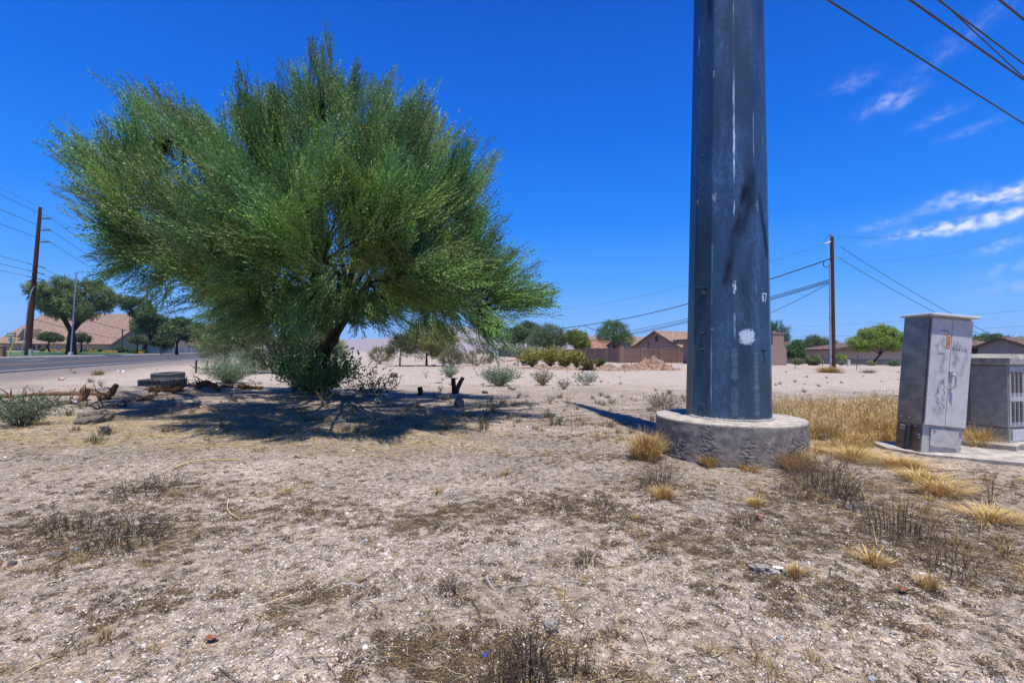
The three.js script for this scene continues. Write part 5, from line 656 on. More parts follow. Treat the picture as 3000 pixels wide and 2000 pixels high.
// ---------------------------------------------------------------- poles and wires
const noC = (s) => { const g = s.geo(); g.deleteAttribute('color'); return g; };
const hang = (a, b, sag, n = 16) => { const o = []; for (let i = 0; i <= n; i++) { const t = i / n, q = a.clone().lerp(b, t); q.y -= sag * 4 * t * (1 - t); o.push(q); } return o; };
function wire(label, pts, r, m = mWire, group) { const s = new Soup(); s.tube(pts, r, 5); return tag(mesh('overhead_wire', noC(s), m), label, 'wire', group); }
{ // wooden transmission pole across the road
  const d = 82, b = at(80, d), top = P(117, 607, d), o = thing('utility_pole', 'tall leaning wooden utility pole across the road', 'utility pole', b), L = (v) => v.clone().sub(b), s = new Soup();
  s.tube(hang(V(0, -.3, 0), L(top), 0, 12), taper(13, .46, .25), 12); mesh('shaft', noC(s), mPoleWood, o);
  const side = V(1, 0, -.25).normalize(), mk = (t) => V(0, 0, 0).lerp(L(top), t);
  const ends = []; for (const t of [.925, .845, .765]) { const a = mk(t), e = a.clone().addScaledVector(side, 1.75).add(V(0, .12, 0)), q = new Soup(); q.tube([a, e], [.07, .09], 7); for (let k = 0; k < 9; k++) q.tube([a.clone().lerp(e, .25 + k * .08), a.clone().lerp(e, .28 + k * .08)], .13, 7); mesh('post_insulator', noC(q), M(.10, .11, .13), o); ends.push(e.add(b)); }
  const low = []; for (const t of [.605, .56, .52]) { const a = mk(t), q = new Soup(); q.tube([a.clone().addScaledVector(V(RD[0], 0, RD[1]), -2.4), a], .07, 6); q.tube([a, a.clone().addScaledVector(side, .5).addScaledVector(V(RD[0], 0, RD[1]), 2.2)], .07, 6); mesh('dead_end_insulator', noC(q), M(.16, .17, .18), o); low.push(a.clone().add(b)); }
  const c = new Soup(); c.tube([V(-.6, -.2, .4), mk(.16).add(V(-.42, 0, .3)), mk(.3).add(V(-.36, 0, .3)), mk(.42).add(V(.1, 0, .42)), mk(.47).add(V(.38, 0, .2))], .1, 7); c.tube([mk(.3).add(V(-.36, 0, .3)), mk(.38).add(V(-.34, 0, .3))], .08, 6); mesh('conduit', noC(c), M(.34, .40, .42, { roughness: .6 }), o);
  const lw = new Soup(); for (let k = 0; k < 4; k++) lw.tube(hang(mk(.5).add(V(-1.6 + k * .3, k * .1, 0)), mk(.55).add(V(.2, 0, .2)), .7, 8), .03, 4); mesh('jumper', noC(lw), mWire, o);
  mesh('junction_box', box(.5, 1.1, .4, .75, .5, .2, .04), M(.30, .40, .36), o);
  const dir = V(RD[0], 0, RD[1]); ends.forEach((e, i) => { wire(['top', 'middle', 'lower'][i] + ' line running from the wooden pole along the road', hang(e, e.clone().addScaledVector(dir, 115).add(V(0, -2, 0)), 2.6), .035); wire(['top', 'middle', 'lower'][i] + ' line leaving the wooden pole past the left edge', hang(e, e.clone().addScaledVector(dir, -70), .6), .035); });
  low.forEach((e, i) => { wire(['upper', 'centre', 'bottom'][i] + ' distribution line past the shade tree', hang(e.clone().addScaledVector(dir, 2.2), e.clone().addScaledVector(dir, 110), 2.2), .03); wire(['upper', 'centre', 'bottom'][i] + ' distribution line out to the left edge', hang(e.clone().addScaledVector(dir, -2.4), e.clone().addScaledVector(dir, -70), .5), .03); });
  const tp = top.clone(); wire('thin ground wire from the top of the leaning pole', hang(tp, tp.clone().addScaledVector(dir, 115), 2), .018); wire('thin ground wire leaving the picture at left', hang(tp, tp.clone().addScaledVector(dir, -70), .5), .018);
  const cm = mk(.36).add(b); wire('telephone cable crossing in front of the church', hang(cm, cm.clone().addScaledVector(dir, 120).add(V(0, -1.5, 0)), 2.5), .05); wire('second telephone cable crossing before the church', hang(mk(.25).add(b), mk(.25).add(b).addScaledVector(dir, 120), 2.8), .045);
  for (const [pa, pb, l] of [[[25, 1030], [45, 985], 'yellow guy wire guard leaning beside the stop sign'], [[27, 1041], [29, 1020], 'short upright yellow marker post below the stop sign']]) { const A = at(pa[0], 72), B = P(pb[0], pb[1], 72); A.y = Math.min(A.y, P(pa[0], pa[1], 72).y); const q = new Soup(); q.tube([A, B], .075, 7); tag(mesh('guy_guard', noC(q), M(.72, .62, .03)), l, 'marker'); }
}
{ const d = 90, b = at(206, d), top = P(222, 800, d), o = thing('light_pole', 'slim grey steel light pole before the big shade tree', 'light pole', b), s = new Soup(); s.tube([V(0, -.1, 0), V(.05, .3, 0), top.clone().sub(b)], [.15, .13, .075], 10); mesh('shaft', noC(s), M(.30, .36, .40, { metalness: .4, roughness: .5 }), o); mesh('cap', box(.5, .14, .3).translate(...top.clone().sub(b).toArray()), mSteel, o); mesh('base_box', box(.5, .6, .5, 0, .3, 0, .05), M(.5, .5, .5), o); }
for (const [px, y, l] of [[356, 968, 'dark square lamp post before the church end wall'], [471, 982, 'dark square lamp post before the white block wall']]) { const d = 136, b = at(px, d), t = P(px + 2, y, d), h = t.y - b.y, o = thing('lamp_post', l, 'lamp post', b); mesh('post', box(.22, h, .22, 0, h / 2, 0), M(.06, .045, .04), o); mesh('lamp_head', box(1.1, .22, .4, .4, h + .06, 0), M(.05, .04, .035), o); }
{ const d = 72, b = at(29, d), o = thing('stop_sign', 'back of a stop sign under two green street name blades', 'sign', b), k = d / F; mesh('post', box(.09, 3.2, .09, 0, 1.6, 0), M(.20, .24, .27, { metalness: .5, roughness: .5 }), o); const oc = uvBox(new THREE.CylinderGeometry(.42, .42, .02, 8).rotateY(Math.PI / 8).rotateX(Math.PI / 2).translate(0, 2.45, -.06)); mesh('stop_plate', oc, M(.36, .40, .46, { metalness: .4, roughness: .5 }), o); for (const [y, x, t] of [[3.45, .12, 0], [3.08, .04, .18]]) { const m = mesh('street_name_blade', box(1.35, .26, .03, x, y, 0), M(.01, .17, .10), o); m.rotation.y = t; const q = []; let X = -.5; for (const w of [.1, .04, .08, .07, .07, .05, 0, 0, .09, .07]) { if (w) q.push(box(w, .12, .01, x + X + w / 2, y, .018)); X += w + .035; } mesh('lettering', merge(q), M(.55, .66, .62), m); } }
{ const p = at(3, 70); const o = thing('monument_sign', 'tan brick monument at the left picture edge', 'sign', p); mesh('body', box(1.3, 1.6, .6, -.2, .7, 0), M(.38, .25, .12, { map: tBlock }), o); mesh('cap', box(1.45, .14, .72, -.2, 1.57, 0), mConcrete, o); const b2 = thing('bollard', 'short dark bollard beside the tan monument', 'bollard', at(12, 70)); mesh('post', cyl(.09, .09, .8), M(.12, .05, .04), b2); mesh('cap', cyl(.1, .06, .08, 0, .8, 0), M(.12, .05, .04), b2); }
// the slender pole across the lot
{ const d = 49.5, b = at(2442, d), top = P(2438, 693, d), o = thing('utility_pole', 'slender brown wooden pole standing alone across the lot', 'utility pole', b), L = (v) => v.clone().sub(b), s = new Soup(), k = d / F;
  s.tube(hang(V(0, -.3, 0), L(top), 0, 12), taper(13, .235, .17), 12); mesh('shaft', noC(s), mPoleWood, o);
  const c = new Soup(); c.tube([V(-.30, -.1, .08), L(P(2433, 900, d)), L(P(2432, 768, d))], [.10, .10, .08], 8); mesh('conduit', noC(c), M(.36, .43, .50, { metalness: .5, roughness: .45 }), o); mesh('conduit_foot', cyl(.15, .12, .35, -.30, 0, .08, 10), M(.4, .46, .5, { metalness: .4, roughness: .5 }), o);
  const st = new Soup(); for (const y of [1062, 1040, 930]) { const p = L(P(2438, y, d)); st.tube([p.clone().add(V(-.42, 0, .2)), p.clone().add(V(.24, 0, .2))], .03, 5); } mesh('strap', noC(st), mDark, o);
  const tp = L(top); const pi = new Soup(); pi.tube([tp.clone().add(V(-.16, -.3, 0)), tp.clone().add(V(-.16, .18, 0))], .035, 6); pi.tube([tp.clone().add(V(-.16, .18, 0)), tp.clone().add(V(-.16, .3, 0))], [.12, .09], 8); mesh('pin_insulator', noC(pi), M(.25, .24, .25), o);
  const cu = new Soup(); cu.tube([tp.clone().add(V(-.15, -.55, 0)), tp.clone().add(V(-.55, -.72, 0))], .09, 7); cu.tube([tp.clone().add(V(-.5, -.62, 0)), tp.clone().add(V(-.85, -.78, 0))], .05, 7); mesh('fuse_cutout', noC(cu), M(.55, .52, .5), o);
  const br = new Soup(); br.tube([tp.clone().add(V(.15, -.6, 0)), tp.clone().add(V(.42, -.75, 0))], .05, 6); br.tube([L(P(2425, 750, d)), L(P(2462, 756, d))], .05, 6); mesh('bracket', noC(br), mSteel, o);
  const dl = new Soup(); dl.tube([L(P(2437, 768, d)), L(P(2424, 784, d)), L(P(2413, 778, d)), L(P(2415, 764, d))], .05, 6); dl.tube(hang(tp.clone().add(V(-.16, .25, 0)), tp.clone().add(V(-.8, -.75, 0)), -.25, 8), .02, 4); mesh('drip_loop', noC(dl), mWire, o);
  const J = P(1712, 953, 84); wire('black twisted cable from the slender pole past the steel pole', hang(P(2436, 757, d), J, .9, 24), .06); wire('black cable going on left over the creosote row', hang(J, P(1300, 958, 150), 1.4), .07); wire('short service drop into the feathery tree', hang(J, P(1760, 972, 86), .1, 4), .05);
  for (const [y0, y1, i] of [[818, 992, 0], [822, 1000, 1], [826, 1004, 2]]) wire(['upper', 'middle', 'lower'][i] + ' telephone line of the bundle left of the slender pole', hang(P(2435, y0, d), P(1690, y1, 100), .9, 20), .04);
  wire('single sloping line under the telephone bundle', hang(P(2435, 827, d), P(2150, 960, 66), .3, 10), .032);
  wire('upper line dropping right to the hipped roof house', hang(P(2462, 722, d), P(2985, 1018, 58), .5), .028); wire('lower line dropping right to the hipped roof house', hang(P(2462, 757, d), P(2975, 1024, 57), .5), .028);
  wire('thin line rising right past the white cloud', hang(P(2434, 687, d), P(3080, 500, 40), 2.2, 20), .012); wire('fine line rising right from the pole bracket', hang(P(2440, 752, d), P(3080, 640, 40), 1.6, 20), .010); wire('fine line left of the pole top', hang(P(2415, 716, d), P(1560, 912, 100), 1.5, 20), .014);
  wire('far thin line low over the roofs', hang(P(2290, 958, 120), P(3080, 900, 90), .6), .02); wire('lowest far thin line over the roofs', hang(P(2290, 988, 120), P(3080, 948, 90), .5), .02); }
// five lines high over the corner of the lot
[[[2427, 0], [3000, 362], .030, 'lowest of the overhead lines crossing the top right sky'], [[2667, 0], [3000, 233], .034, 'second overhead line in the top right sky'], [[2755, 0], [3000, 226], .020, 'thin brownish overhead line meeting the third'], [[2750, 0], [3000, 187], .026, 'third overhead line in the top right sky'], [[2930, 0], [3000, 57], .034, 'overhead line cutting the top right corner']].forEach(([a, b, r, l]) => { const H = 12 - EYE, A = ray(...a), B = ray(...b); A.multiplyScalar(H / A.y); B.multiplyScalar(H / B.y); A.y += EYE; B.y += EYE; const d = V().subVectors(B, A).normalize(); wire(l, [A.clone().addScaledVector(d, -12), A, B, B.clone().addScaledVector(d, 22)], r); });

// ---------------------------------------------------------------- posts and rails across the lot
const postM = M(.035, .075, .055, { roughness: .7 });
for (const [px, yb, yt, l] of [[2248, 1080, 1038, 'green fence post in front of the chimney house'], [2330, 1083, 1039, 'green fence post before the clipped shrubs'], [2411, 1087, 1040, 'green fence post left of the slender pole'], [2510, 1089, 1042, 'leaning green fence post right of the slender pole'], [1850, 1064, 1048, 'thin fence post by the wall corner'], [1925, 1066, 1048, 'thin fence post behind the dirt pile'], [1968, 1072, 1048, 'thin fence post left of the steel pole'], [1106, 1074, 1046, 'rusty fence post seen under the crown'], [1384, 1072, 1048, 'thin fence post under the right of the crown']]) { const d = yb > 1075 && px > 2000 ? 50 : 54, b = at(px, d), h = (yb - yt) * d / F, o = thing('fence_post', l, 'post', b); o.rotation.z = px === 2510 ? -.09 : rr(-.03, .03); mesh('stake', merge([box(.05, h, .012, 0, h / 2, 0), box(.012, h, .05, 0, h / 2, -.03)]), px === 1106 ? M(.2, .1, .06) : postM, o); mesh('stud', merge([0, 1, 2, 3, 4, 5].map((k) => box(.03, .02, .02, 0, h * (.2 + k * .13), .016))), postM, o); }
for (const [px, py, h, w, l, m] of [[573, 1092, .80, .10, 'dark green stake left of the feathery shrub', M(.02, .07, .06)], [606, 1086, .75, .08, 'second green stake behind the feathery shrub', M(.02, .09, .08)], [628, 1086, .85, .07, 'rusty orange stake in the feathery shrub', M(.35, .15, .06)]]) { const b = G(px, py), o = thing('survey_stake', l, 'stake', b); o.rotation.z = rr(-.03, .03); mesh('stake', box(w, h, w * .5, 0, h / 2, 0, .008), m, o); mesh('cap', box(w * 1.04, .05, w * .54, 0, h - .02, 0, .005), m, o); }
{ const d = 50, a = at(1518, d), b = at(1563, d + 1), o = thing('rail_barrier', 'rusty wooden rail on two posts by the debris', 'barrier', a), q = b.clone().sub(a); mesh('post', box(.13, 1.15, .13, 0, .5, 0), M(.34, .17, .07), o); mesh('post', box(.13, 1.0, .13, q.x, .45, q.z), M(.34, .17, .07), o); const r = new Soup(); r.tube([V(-1.6, .55, 0), V(0, .75, .08), V(q.x + .2, .62, q.z + .08)], .055, 6); mesh('rail', noC(r), M(.42, .24, .11), o); }
{ const p = at(2487, 66); const o = thing('utility_pedestal', 'small pale green utility pedestal by the low grey wall', 'pedestal', p); mesh('body', box(.32, .7, .28, 0, .35, 0, .05), M(.50, .56, .50), o); mesh('cap', box(.36, .1, .32, 0, .73, 0, .04), M(.50, .56, .50), o); }
// ---------------------------------------------------------------- vehicles and shelter far off
function car(label, pos, turn, col) { const o = thing('parked_car', label, 'car', pos, turn); mesh('body', prism([[-2.2, .35], [2.2, .35], [2.25, .8], [1.5, .98], [.9, 1.0], [-2.1, 1.02], [-2.25, .7]], 1.7).translate(0, 0, -.85), M(...col, { roughness: .3 }), o); mesh('cabin', prism([[.95, 1.0], [.35, 1.48], [-1.5, 1.5], [-2.0, 1.0]], 1.5).translate(0, 0, -.75), mGlass, o); mesh('roof', box(1.8, .06, 1.44, -.55, 1.51, 0, .02), M(...col, { roughness: .3 }), o); for (const [x, z] of [[1.4, .8], [1.4, -.8], [-1.4, .8], [-1.4, -.8]]) { const w = mesh('wheel', uvBox(new THREE.CylinderGeometry(.34, .34, .22, 18).rotateX(Math.PI / 2).translate(x, .34, z)), mDark, o); mesh('rim', uvBox(new THREE.CylinderGeometry(.2, .2, .24, 12).rotateX(Math.PI / 2).translate(x, .34, z)), mSteel, w); } for (const z of [.6, -.6]) mesh('headlight', box(.05, .14, .3, 2.24, .72, z), mWhite, o); return o; }
car('white car on the road seen under the palo verde crown', at(795, 138), -.1, [.75, .76, .78]); car('white car behind the white block wall', at(438, 168), .2, [.75, .76, .78]);
{ const o = thing('bus_shelter', 'small shelter with white roof beyond the road', 'shelter', at(751, 160)); mesh('roof', prism([[-1.6, 2.2], [1.6, 2.2], [.6, 2.8], [-.6, 2.8]], 2.4).translate(0, 0, -1.2), mWhite, o); for (const [x, z] of [[-1.4, 1], [1.4, 1], [-1.4, -1], [1.4, -1]]) mesh('post', box(.12, 2.2, .12, x, 1.1, z), mDark, o); mesh('back_panel', box(2.8, 1.6, .05, 0, 1.1, -1), mDark, o); }

// ---------------------------------------------------------------- tyres, roots, stumps, rocks, dirt
const mTyre = M(.06, .062, .068, { roughness: .85, bumpMap: tBumpFine, bumpScale: .004 });
function tyre(label, pos, R, W, tilt) { const o = thing('old_tyre', label, 'tyre', pos); o.rotation.set(...tilt); const pr = [[.58, .08], [.62, 0], [.85, 0], [.96, .07], [1, .2], [1.005, .5], [1, .8], [.96, .93], [.85, 1], [.62, 1], [.58, .92], [.66, .86], [.88, .8], [.92, .5], [.88, .2], [.66, .14], [.58, .08]].map(([r, y]) => new THREE.Vector2(r * R, y * W)); mesh('carcass', uvBox(new THREE.LatheGeometry(pr, 56)), mTyre, o); const g = []; for (let k = 0; k < 44; k++) for (const [y, sh] of [[.14, 0], [.38, .5], [.62, 0], [.86, .5]]) g.push(uvBox(new THREE.BoxGeometry(.035, W * .19, R * .095).rotateX((k % 2 ? .25 : -.25)).translate(R * 1.005, y * W, 0).rotateY((k + sh) / 44 * 6.2832))); mesh('tread', merge(g), mTyre, o); const ring = uvBox(new THREE.TorusGeometry(R * .74, .012, 6, 48).rotateX(Math.PI / 2).translate(0, W * 1.0, 0)); mesh('sidewall_rib', ring, mTyre, o); return o; }
{ const b = G(492, 1114); tyre('old black tyre lying flat behind the other one', V(b.x, b.y - .02, b.z), .64, .38, [.05, .3, .02]); const c = G(462, 1141); tyre('old black tyre half buried beside the root pile', V(c.x + .1, c.y + .02, c.z - .1), .70, .37, [-.02, 1, .04]); }
const mRoot = M(.80, .56, .33, { map: tWood, bumpMap: tBark, bumpScale: .04, roughness: .95 }), mLogGrey = M(.70, .55, .38, { map: tWood, bumpMap: tBark, bumpScale: .03, roughness: .95 });
function log(label, pts, r0, r1, m, splinters = 0, name = 'dead_log') { pts = pts.map((p) => V(p.x, Math.max(p.y, height(p.x, p.z) + .03), p.z)); const o = thing(name, label, 'log', pts[0]), s = new Soup(), q = pts.map((p) => p.clone().sub(pts[0])), cv = new THREE.CatmullRomCurve3(q), P2 = cv.getPoints(22); s.tube(P2, taper(23, r0 * .62, r1 * .62), 10, [1, 1, 1], .3); mesh('trunk', noC(s), m, o); if (splinters) { const k = new Soup(); for (let i = 0; i < splinters; i++) { const a = P2[(rnd() * (i % 2 ? 23 : 8)) | 0], d = unit(); d.y = Math.abs(d.y) * .6; k.tube(bez(a, a.clone().addScaledVector(d, rr(.1, .3)).add(V(0, .06, 0)), a.clone().addScaledVector(d, rr(.25, .65)), 4), taper(5, rr(.010, .024), .003), 5, [1, 1, 1], .3); } mesh('root_stub', noC(k), m, o); } return o; }
const g2 = (px, py, up = 0) => { const v = G(px, py); v.y += up; return v; };
log('long pale dead branch lying from the left edge', [P(-80, 1160, 12.9), P(40, 1166, 13.0), P(120, 1160, 13.2), P(200, 1168, 13.2), P(300, 1172, 13.1)], .085, .10, mLogGrey, 18);
log('upright broken root end rising from the pile', [P(165, 1212, 11.9), P(205, 1196, 12.2), P(230, 1180, 12.4), P(246, 1160, 12.5), P(250, 1136, 12.5)], .09, .15, mLogGrey, 6);
log('jagged orange root stump right of the broken root', [P(296, 1170, 12.7), P(312, 1160, 12.7), P(326, 1148, 12.7), P(340, 1126, 12.7)], .20, .09, mRoot, 14);
log('splintered root bole in front of the tyres', [P(436, 1158, 13.5), P(465, 1146, 13.6), P(495, 1138, 13.7), P(528, 1130, 13.8)], .16, .20, mRoot, 34);
log('pointed wood slab leaning on the root bole', [P(505, 1146, 13.5), P(530, 1134, 13.5), P(558, 1124, 13.6)], .12, .03, mRoot, 4);
log('pale forked root reaching down the dirt mound', [P(402, 1180, 12.5), P(430, 1170, 12.8), P(456, 1156, 13.2)], .06, .10, M(.66, .50, .33, { map: tWood }), 8);
log('ragged shredded stump right of the root bole', [P(575, 1140, 14.3), P(600, 1122, 14.3), P(622, 1128, 14.3), P(642, 1142, 14.3)], .15, .10, mRoot, 34);
log('short pale log lying right of the roots', [P(700, 1132, 15.5), P(735, 1136, 15.5), P(768, 1136, 15.5)], .17, .08, mRoot, 8);
log('small bark-stripped chunk left of the short log', [P(650, 1136, 15.3), P(682, 1134, 15.3)], .10, .08, mRoot, 3);
log('thin fallen limb below the root pile', [g2(285, 1202, .02), g2(320, 1190, .05), g2(370, 1178, .04)], .03, .02, mBarkDark, 8);
log('dead twigs scattered beneath the long branch', [g2(20, 1192, .02), g2(90, 1186, .05), g2(150, 1195, .03)], .02, .012, mBarkDark, 14);
log('second thin limb crossing the root pile', [g2(120, 1200, .02), g2(180, 1190, .06), g2(262, 1182, .05)], .025, .012, mLogGrey, 12);
{ const b = G(1333, 1153), o = thing('forked_stump', 'dark forked stump of two cut stems', 'stump', b), s = new Soup(); const k = 12.9 / 1400 * 1.28; s.tube([V(-.02, -.05, 0), V(-.05, .25, 0), V(-.08, .53, 0)], [.085, .08, .075], 10, [1, 1, 1], .15); mesh('stem', noC(s), mBarkDark, o); const t = new Soup(); t.tube([V(.03, -.05, 0), V(.08, .2, 0), V(.2, .45, 0), V(.27, .56, 0)], [.09, .075, .07, .065], 10, [1, 1, 1], .15); mesh('stem', noC(t), mBarkDark, o); }
{ const b = G(1232, 1158), o = thing('cut_stump', 'short cut stump left of the forked one', 'stump', b), s = new Soup(); s.tube([V(0, -.05, 0), V(0, .12, 0), V(-.03, .26, .02)], [.095, .09, .085], 10, [1, 1, 1], .15); mesh('stem', noC(s), M(.22, .14, .08, { map: tBark }), o); mesh('cut_face', uvBox(new THREE.CylinderGeometry(.075, .08, .015, 14).rotateZ(.2).translate(-.03, .265, .02)), M(.42, .30, .18), o); }
function rock(label, px, py, s, sc, col, name = 'rock', rough = .18, lift = .35) { let g = new THREE.IcosahedronGeometry(1, 4); const p = g.attributes.position, k = rr(0, 50); for (let i = 0; i < p.count; i++) { const v = V().fromBufferAttribute(p, i), f = 1 + rough * n3(v.x * 1.3 + k, v.y * 1.3, v.z * 1.3) * 1.6 + rough * .5 * n3(v.x * 3.6 + k, v.y * 3.6, v.z * 3.6) + rough * .25 * n3(v.x * 9, v.y * 9 + k, v.z * 9); const w = v.multiplyScalar(f); for (const a of ['x', 'y', 'z']) w[a] = Math.sign(w[a]) * Math.min(Math.abs(w[a]), rough > .15 ? .86 : 1.2); p.setXYZ(i, w.x * sc[0] * s, w.y * sc[1] * s, w.z * sc[2] * s); } g.computeVertexNormals(); g = toCreasedNormals(g, .5); const m = mesh(name, uvBox(g, 3), M(...col, { map: tConcrete, bumpMap: tBumpFine, bumpScale: .01 })), q = G(px, py); m.position.set(q.x, q.y + s * sc[1] * lift, q.z); m.rotation.set(rr(-.2, .2), rr(0, 6), rr(-.2, .2)); return tag(m, label, 'rock'); }
rock('grey block-like boulder in the shade right of the trunk', 1345, 1192, .16, [1, .95, .8], [.24, .24, .26], 'rock', .16, .6); rock('smooth grey boulder left of the tree shade', 275, 1236, .26, [1.35, .62, .8], [.25, .22, .20], 'rock', .12, .4); rock('brown boulder on the dirt beyond the trunk', 1153, 1106, .26, [1.25, .85, .8], [.20, .13, .09]); rock('white broken concrete chunk beneath the grey-green shrub', 1500, 1141, .20, [1.3, .6, .6], [.55, .53, .5]); rock('round dark stone left of the white chunk', 1421, 1153, .10, [1.1, .8, 1], [.13, .09, .09]); rock('pale rock alone in the centre foreground', 1615, 1846, .042, [1.05, .8, .9], [.46, .43, .40], 'rock', .2, .6); rock('crumpled pale stone near the right foreground', 2228, 1676, .055, [1.3, .7, .8], [.50, .46, .44], 'rock', .25, .5);
rock('flat grey stone under the largest dead weeds', 2515, 1492, .10, [1.3, .45, .7], [.22, .20, .20]); rock('small pale stone beside the crumpled one', 2268, 1680, .035, [1.3, .6, .8], [.55, .55, .57]); rock('smooth oval pebble near the bottom right', 2265, 1950, .022, [1.5, .6, .8], [.33, .30, .28]); rock('pale flat stone in the left foreground', 345, 1765, .040, [1.4, .45, .8], [.46, .39, .34]); rock('dark pebble left of the pale flat stone', 35, 1655, .03, [1.2, .5, .8], [.08, .085, .10]); rock('grey stone near the left weeds', 160, 1630, .045, [1.4, .5, .8], [.24, .21, .20]); rock('stone under the shade near the trunk', 1110, 1180, .10, [1.3, .7, .9], [.3, .28, .28]); rock('pale litter-like stone in the dappled shade', 995, 1238, .09, [1.5, .5, .8], [.42, .42, .46]); rock('pale stone on the far sandy track', 1285, 1122, .13, [1.6, .4, .8], [.42, .37, .33]);
function mound(name, label, pos, w, h, d, col, rough) { const n = 70, s = new Soup(); for (let j = 0; j <= n; j++) for (let i = 0; i <= n; i++) { const u = i / n * 2 - 1, v = j / n * 2 - 1, r = Math.hypot(u, v), k = clamp(1 - r), e = k * k * (3 - 2 * k) * (1 + .5 * n2(u * 2 + w, v * 2)) + rough * k ** .5 * (fbm(u * 3.4 + w, v * 3.4, 5)) ; const q = clamp(.75 + .8 * fbm(u * 6, v * 6 + w, 3), .45, 1.3); s.v(u * w / 2, e * h - .06, v * d / 2, shade(col, q)); s.uv.splice(-2, 2, u * w / 5, v * d / 5); } for (let j = 0; j < n; j++) for (let i = 0; i < n; i++) { const a = j * (n + 1) + i; s.i.push(a, a + 1, a + n + 2, a, a + n + 2, a + n + 1); } const m = mesh(name, s.geo(), mGround); m.position.copy(pos); return tag(m, label, 'dirt'); }
mound('dirt_pile', 'reddish pile of dumped dirt before the brown wall', at(1905, 46), 6.6, .85, 5, [.62, .42, .31], 1.0); mound('dirt_berm', 'low rubbly dirt berm left of the dumped pile', at(1765, 43), 8, .35, 4, [.58, .42, .32], 1.3); mound('dirt_berm', 'low dirt berm under the creosote row', at(1610, 44), 9, .28, 3.4, [.55, .40, .30], 1.2); mound('dirt_mound', 'small mound of loose soil under the root pile', G(520, 1160), 3.4, .2, 1.8, [.58, .42, .32], .3);
rock('pale boulder left of the dumped dirt', 1832, 1078, .55, [1.3, .7, .8], [.50, .38, .3]); rock('pale slab standing on the dirt pile', 1880, 1066, .35, [1.3, .6, .5], [.5, .4, .33]); rock('brown clod on the dirt berm', 1755, 1078, .35, [1.3, .7, .8], [.38, .26, .19]);
for (const [px, py, s, c, l] of [[1535, 1071, .35, [.5, .52, .55], 'white dumped scrap by the wooden rail'], [1550, 1070, .3, [.08, .09, .13], 'dark dumped scrap by the wooden rail'], [1508, 1068, .3, [.42, .55, .48], 'pale green dumped scrap by the wooden rail'], [1270, 1071, .22, [.55, .52, .5], 'white scrap under the yellowish palo verde']]) { rock(l, px, py, s, [1.5, .4, .8], c, 'dumped_scrap', .4); }
// litter
const scrap = (name, label, px, py, w, h, col, bend = .3) => { const g = new THREE.PlaneGeometry(w, h, 6, 6).rotateX(-Math.PI / 2), p = g.attributes.position; for (let i = 0; i < p.count; i++) p.setY(i, .012 + Math.abs(bend * w * n2(p.getX(i) / w * 1.6 + px, p.getZ(i) / h * 1.6))); g.computeVertexNormals(); const m = mesh(name, g, M(...col, { roughness: .5, side: THREE.DoubleSide })), q = G(px, py); m.position.copy(q); m.position.y += .006; m.rotation.y = rr(0, 6); return tag(m, label, 'litter'); };
scrap('plastic_scrap', 'bright blue plastic scrap at the bottom edge', 1422, 1928, .036, .022, [.01, .07, .5]); scrap('paper_scrap', 'white paper scrap beside the crumpled stone', 2280, 1672, .06, .04, [.72, .72, .76]); scrap('drinks_can', 'blue and white crushed can on the dead branch', 216, 1163, .22, .12, [.35, .4, .55], .5); scrap('paper_scrap', 'red and white wrapper on the road verge', 178, 1113, .35, .2, [.6, .35, .35], .4); scrap('paper_scrap', 'small blue scrap in the dappled shade', 947, 1212, .10, .08, [.2, .3, .55]); scrap('paper_scrap', 'white scrap near the tyres on the verge', 352, 1090, .4, .25, [.75, .75, .75]); scrap('shale_shard', 'dark shard lying on the dirt mound', 577, 1151, .28, .16, [.06, .07, .10]); scrap('shale_shard', 'dark shard below the shredded stump', 582, 1154, .22, .1, [.07, .075, .09]); scrap('shale_shard', 'black strip of rubber under the boulder', 305, 1271, .4, .1, [.03, .03, .035]); scrap('dead_leaf', 'rust red curled leaf in the left foreground', 620, 1882, .05, .03, [.20, .05, .02], .5); scrap('dead_leaf', 'rust red leaf near the reddish weed', 2220, 1522, .09, .04, [.24, .07, .05], .5); scrap('dead_leaf', 'curled brown leaf right of the spiky tuft', 2650, 1740, .06, .03, [.2, .08, .03], .5); scrap('paper_scrap', 'turquoise rag in the shade behind the trunk', 1108, 1178, .3, .2, [.15, .4, .42], .6); scrap('cardboard_scrap', 'tan cardboard scrap in the tree shade', 662, 1206, .2, .12, [.5, .3, .14]);
const stick = (label, pts, r, col) => { const s = new Soup(), q = pts.map(([x, y, u]) => g2(x, y, .01 + (u || 0))); s.tube(new THREE.CatmullRomCurve3(q).getPoints(14), taper(15, r * .6, r * .25), 6, col, .3); return tag(mesh('fallen_stick', s.geo(), mStem), label, 'stick'); };
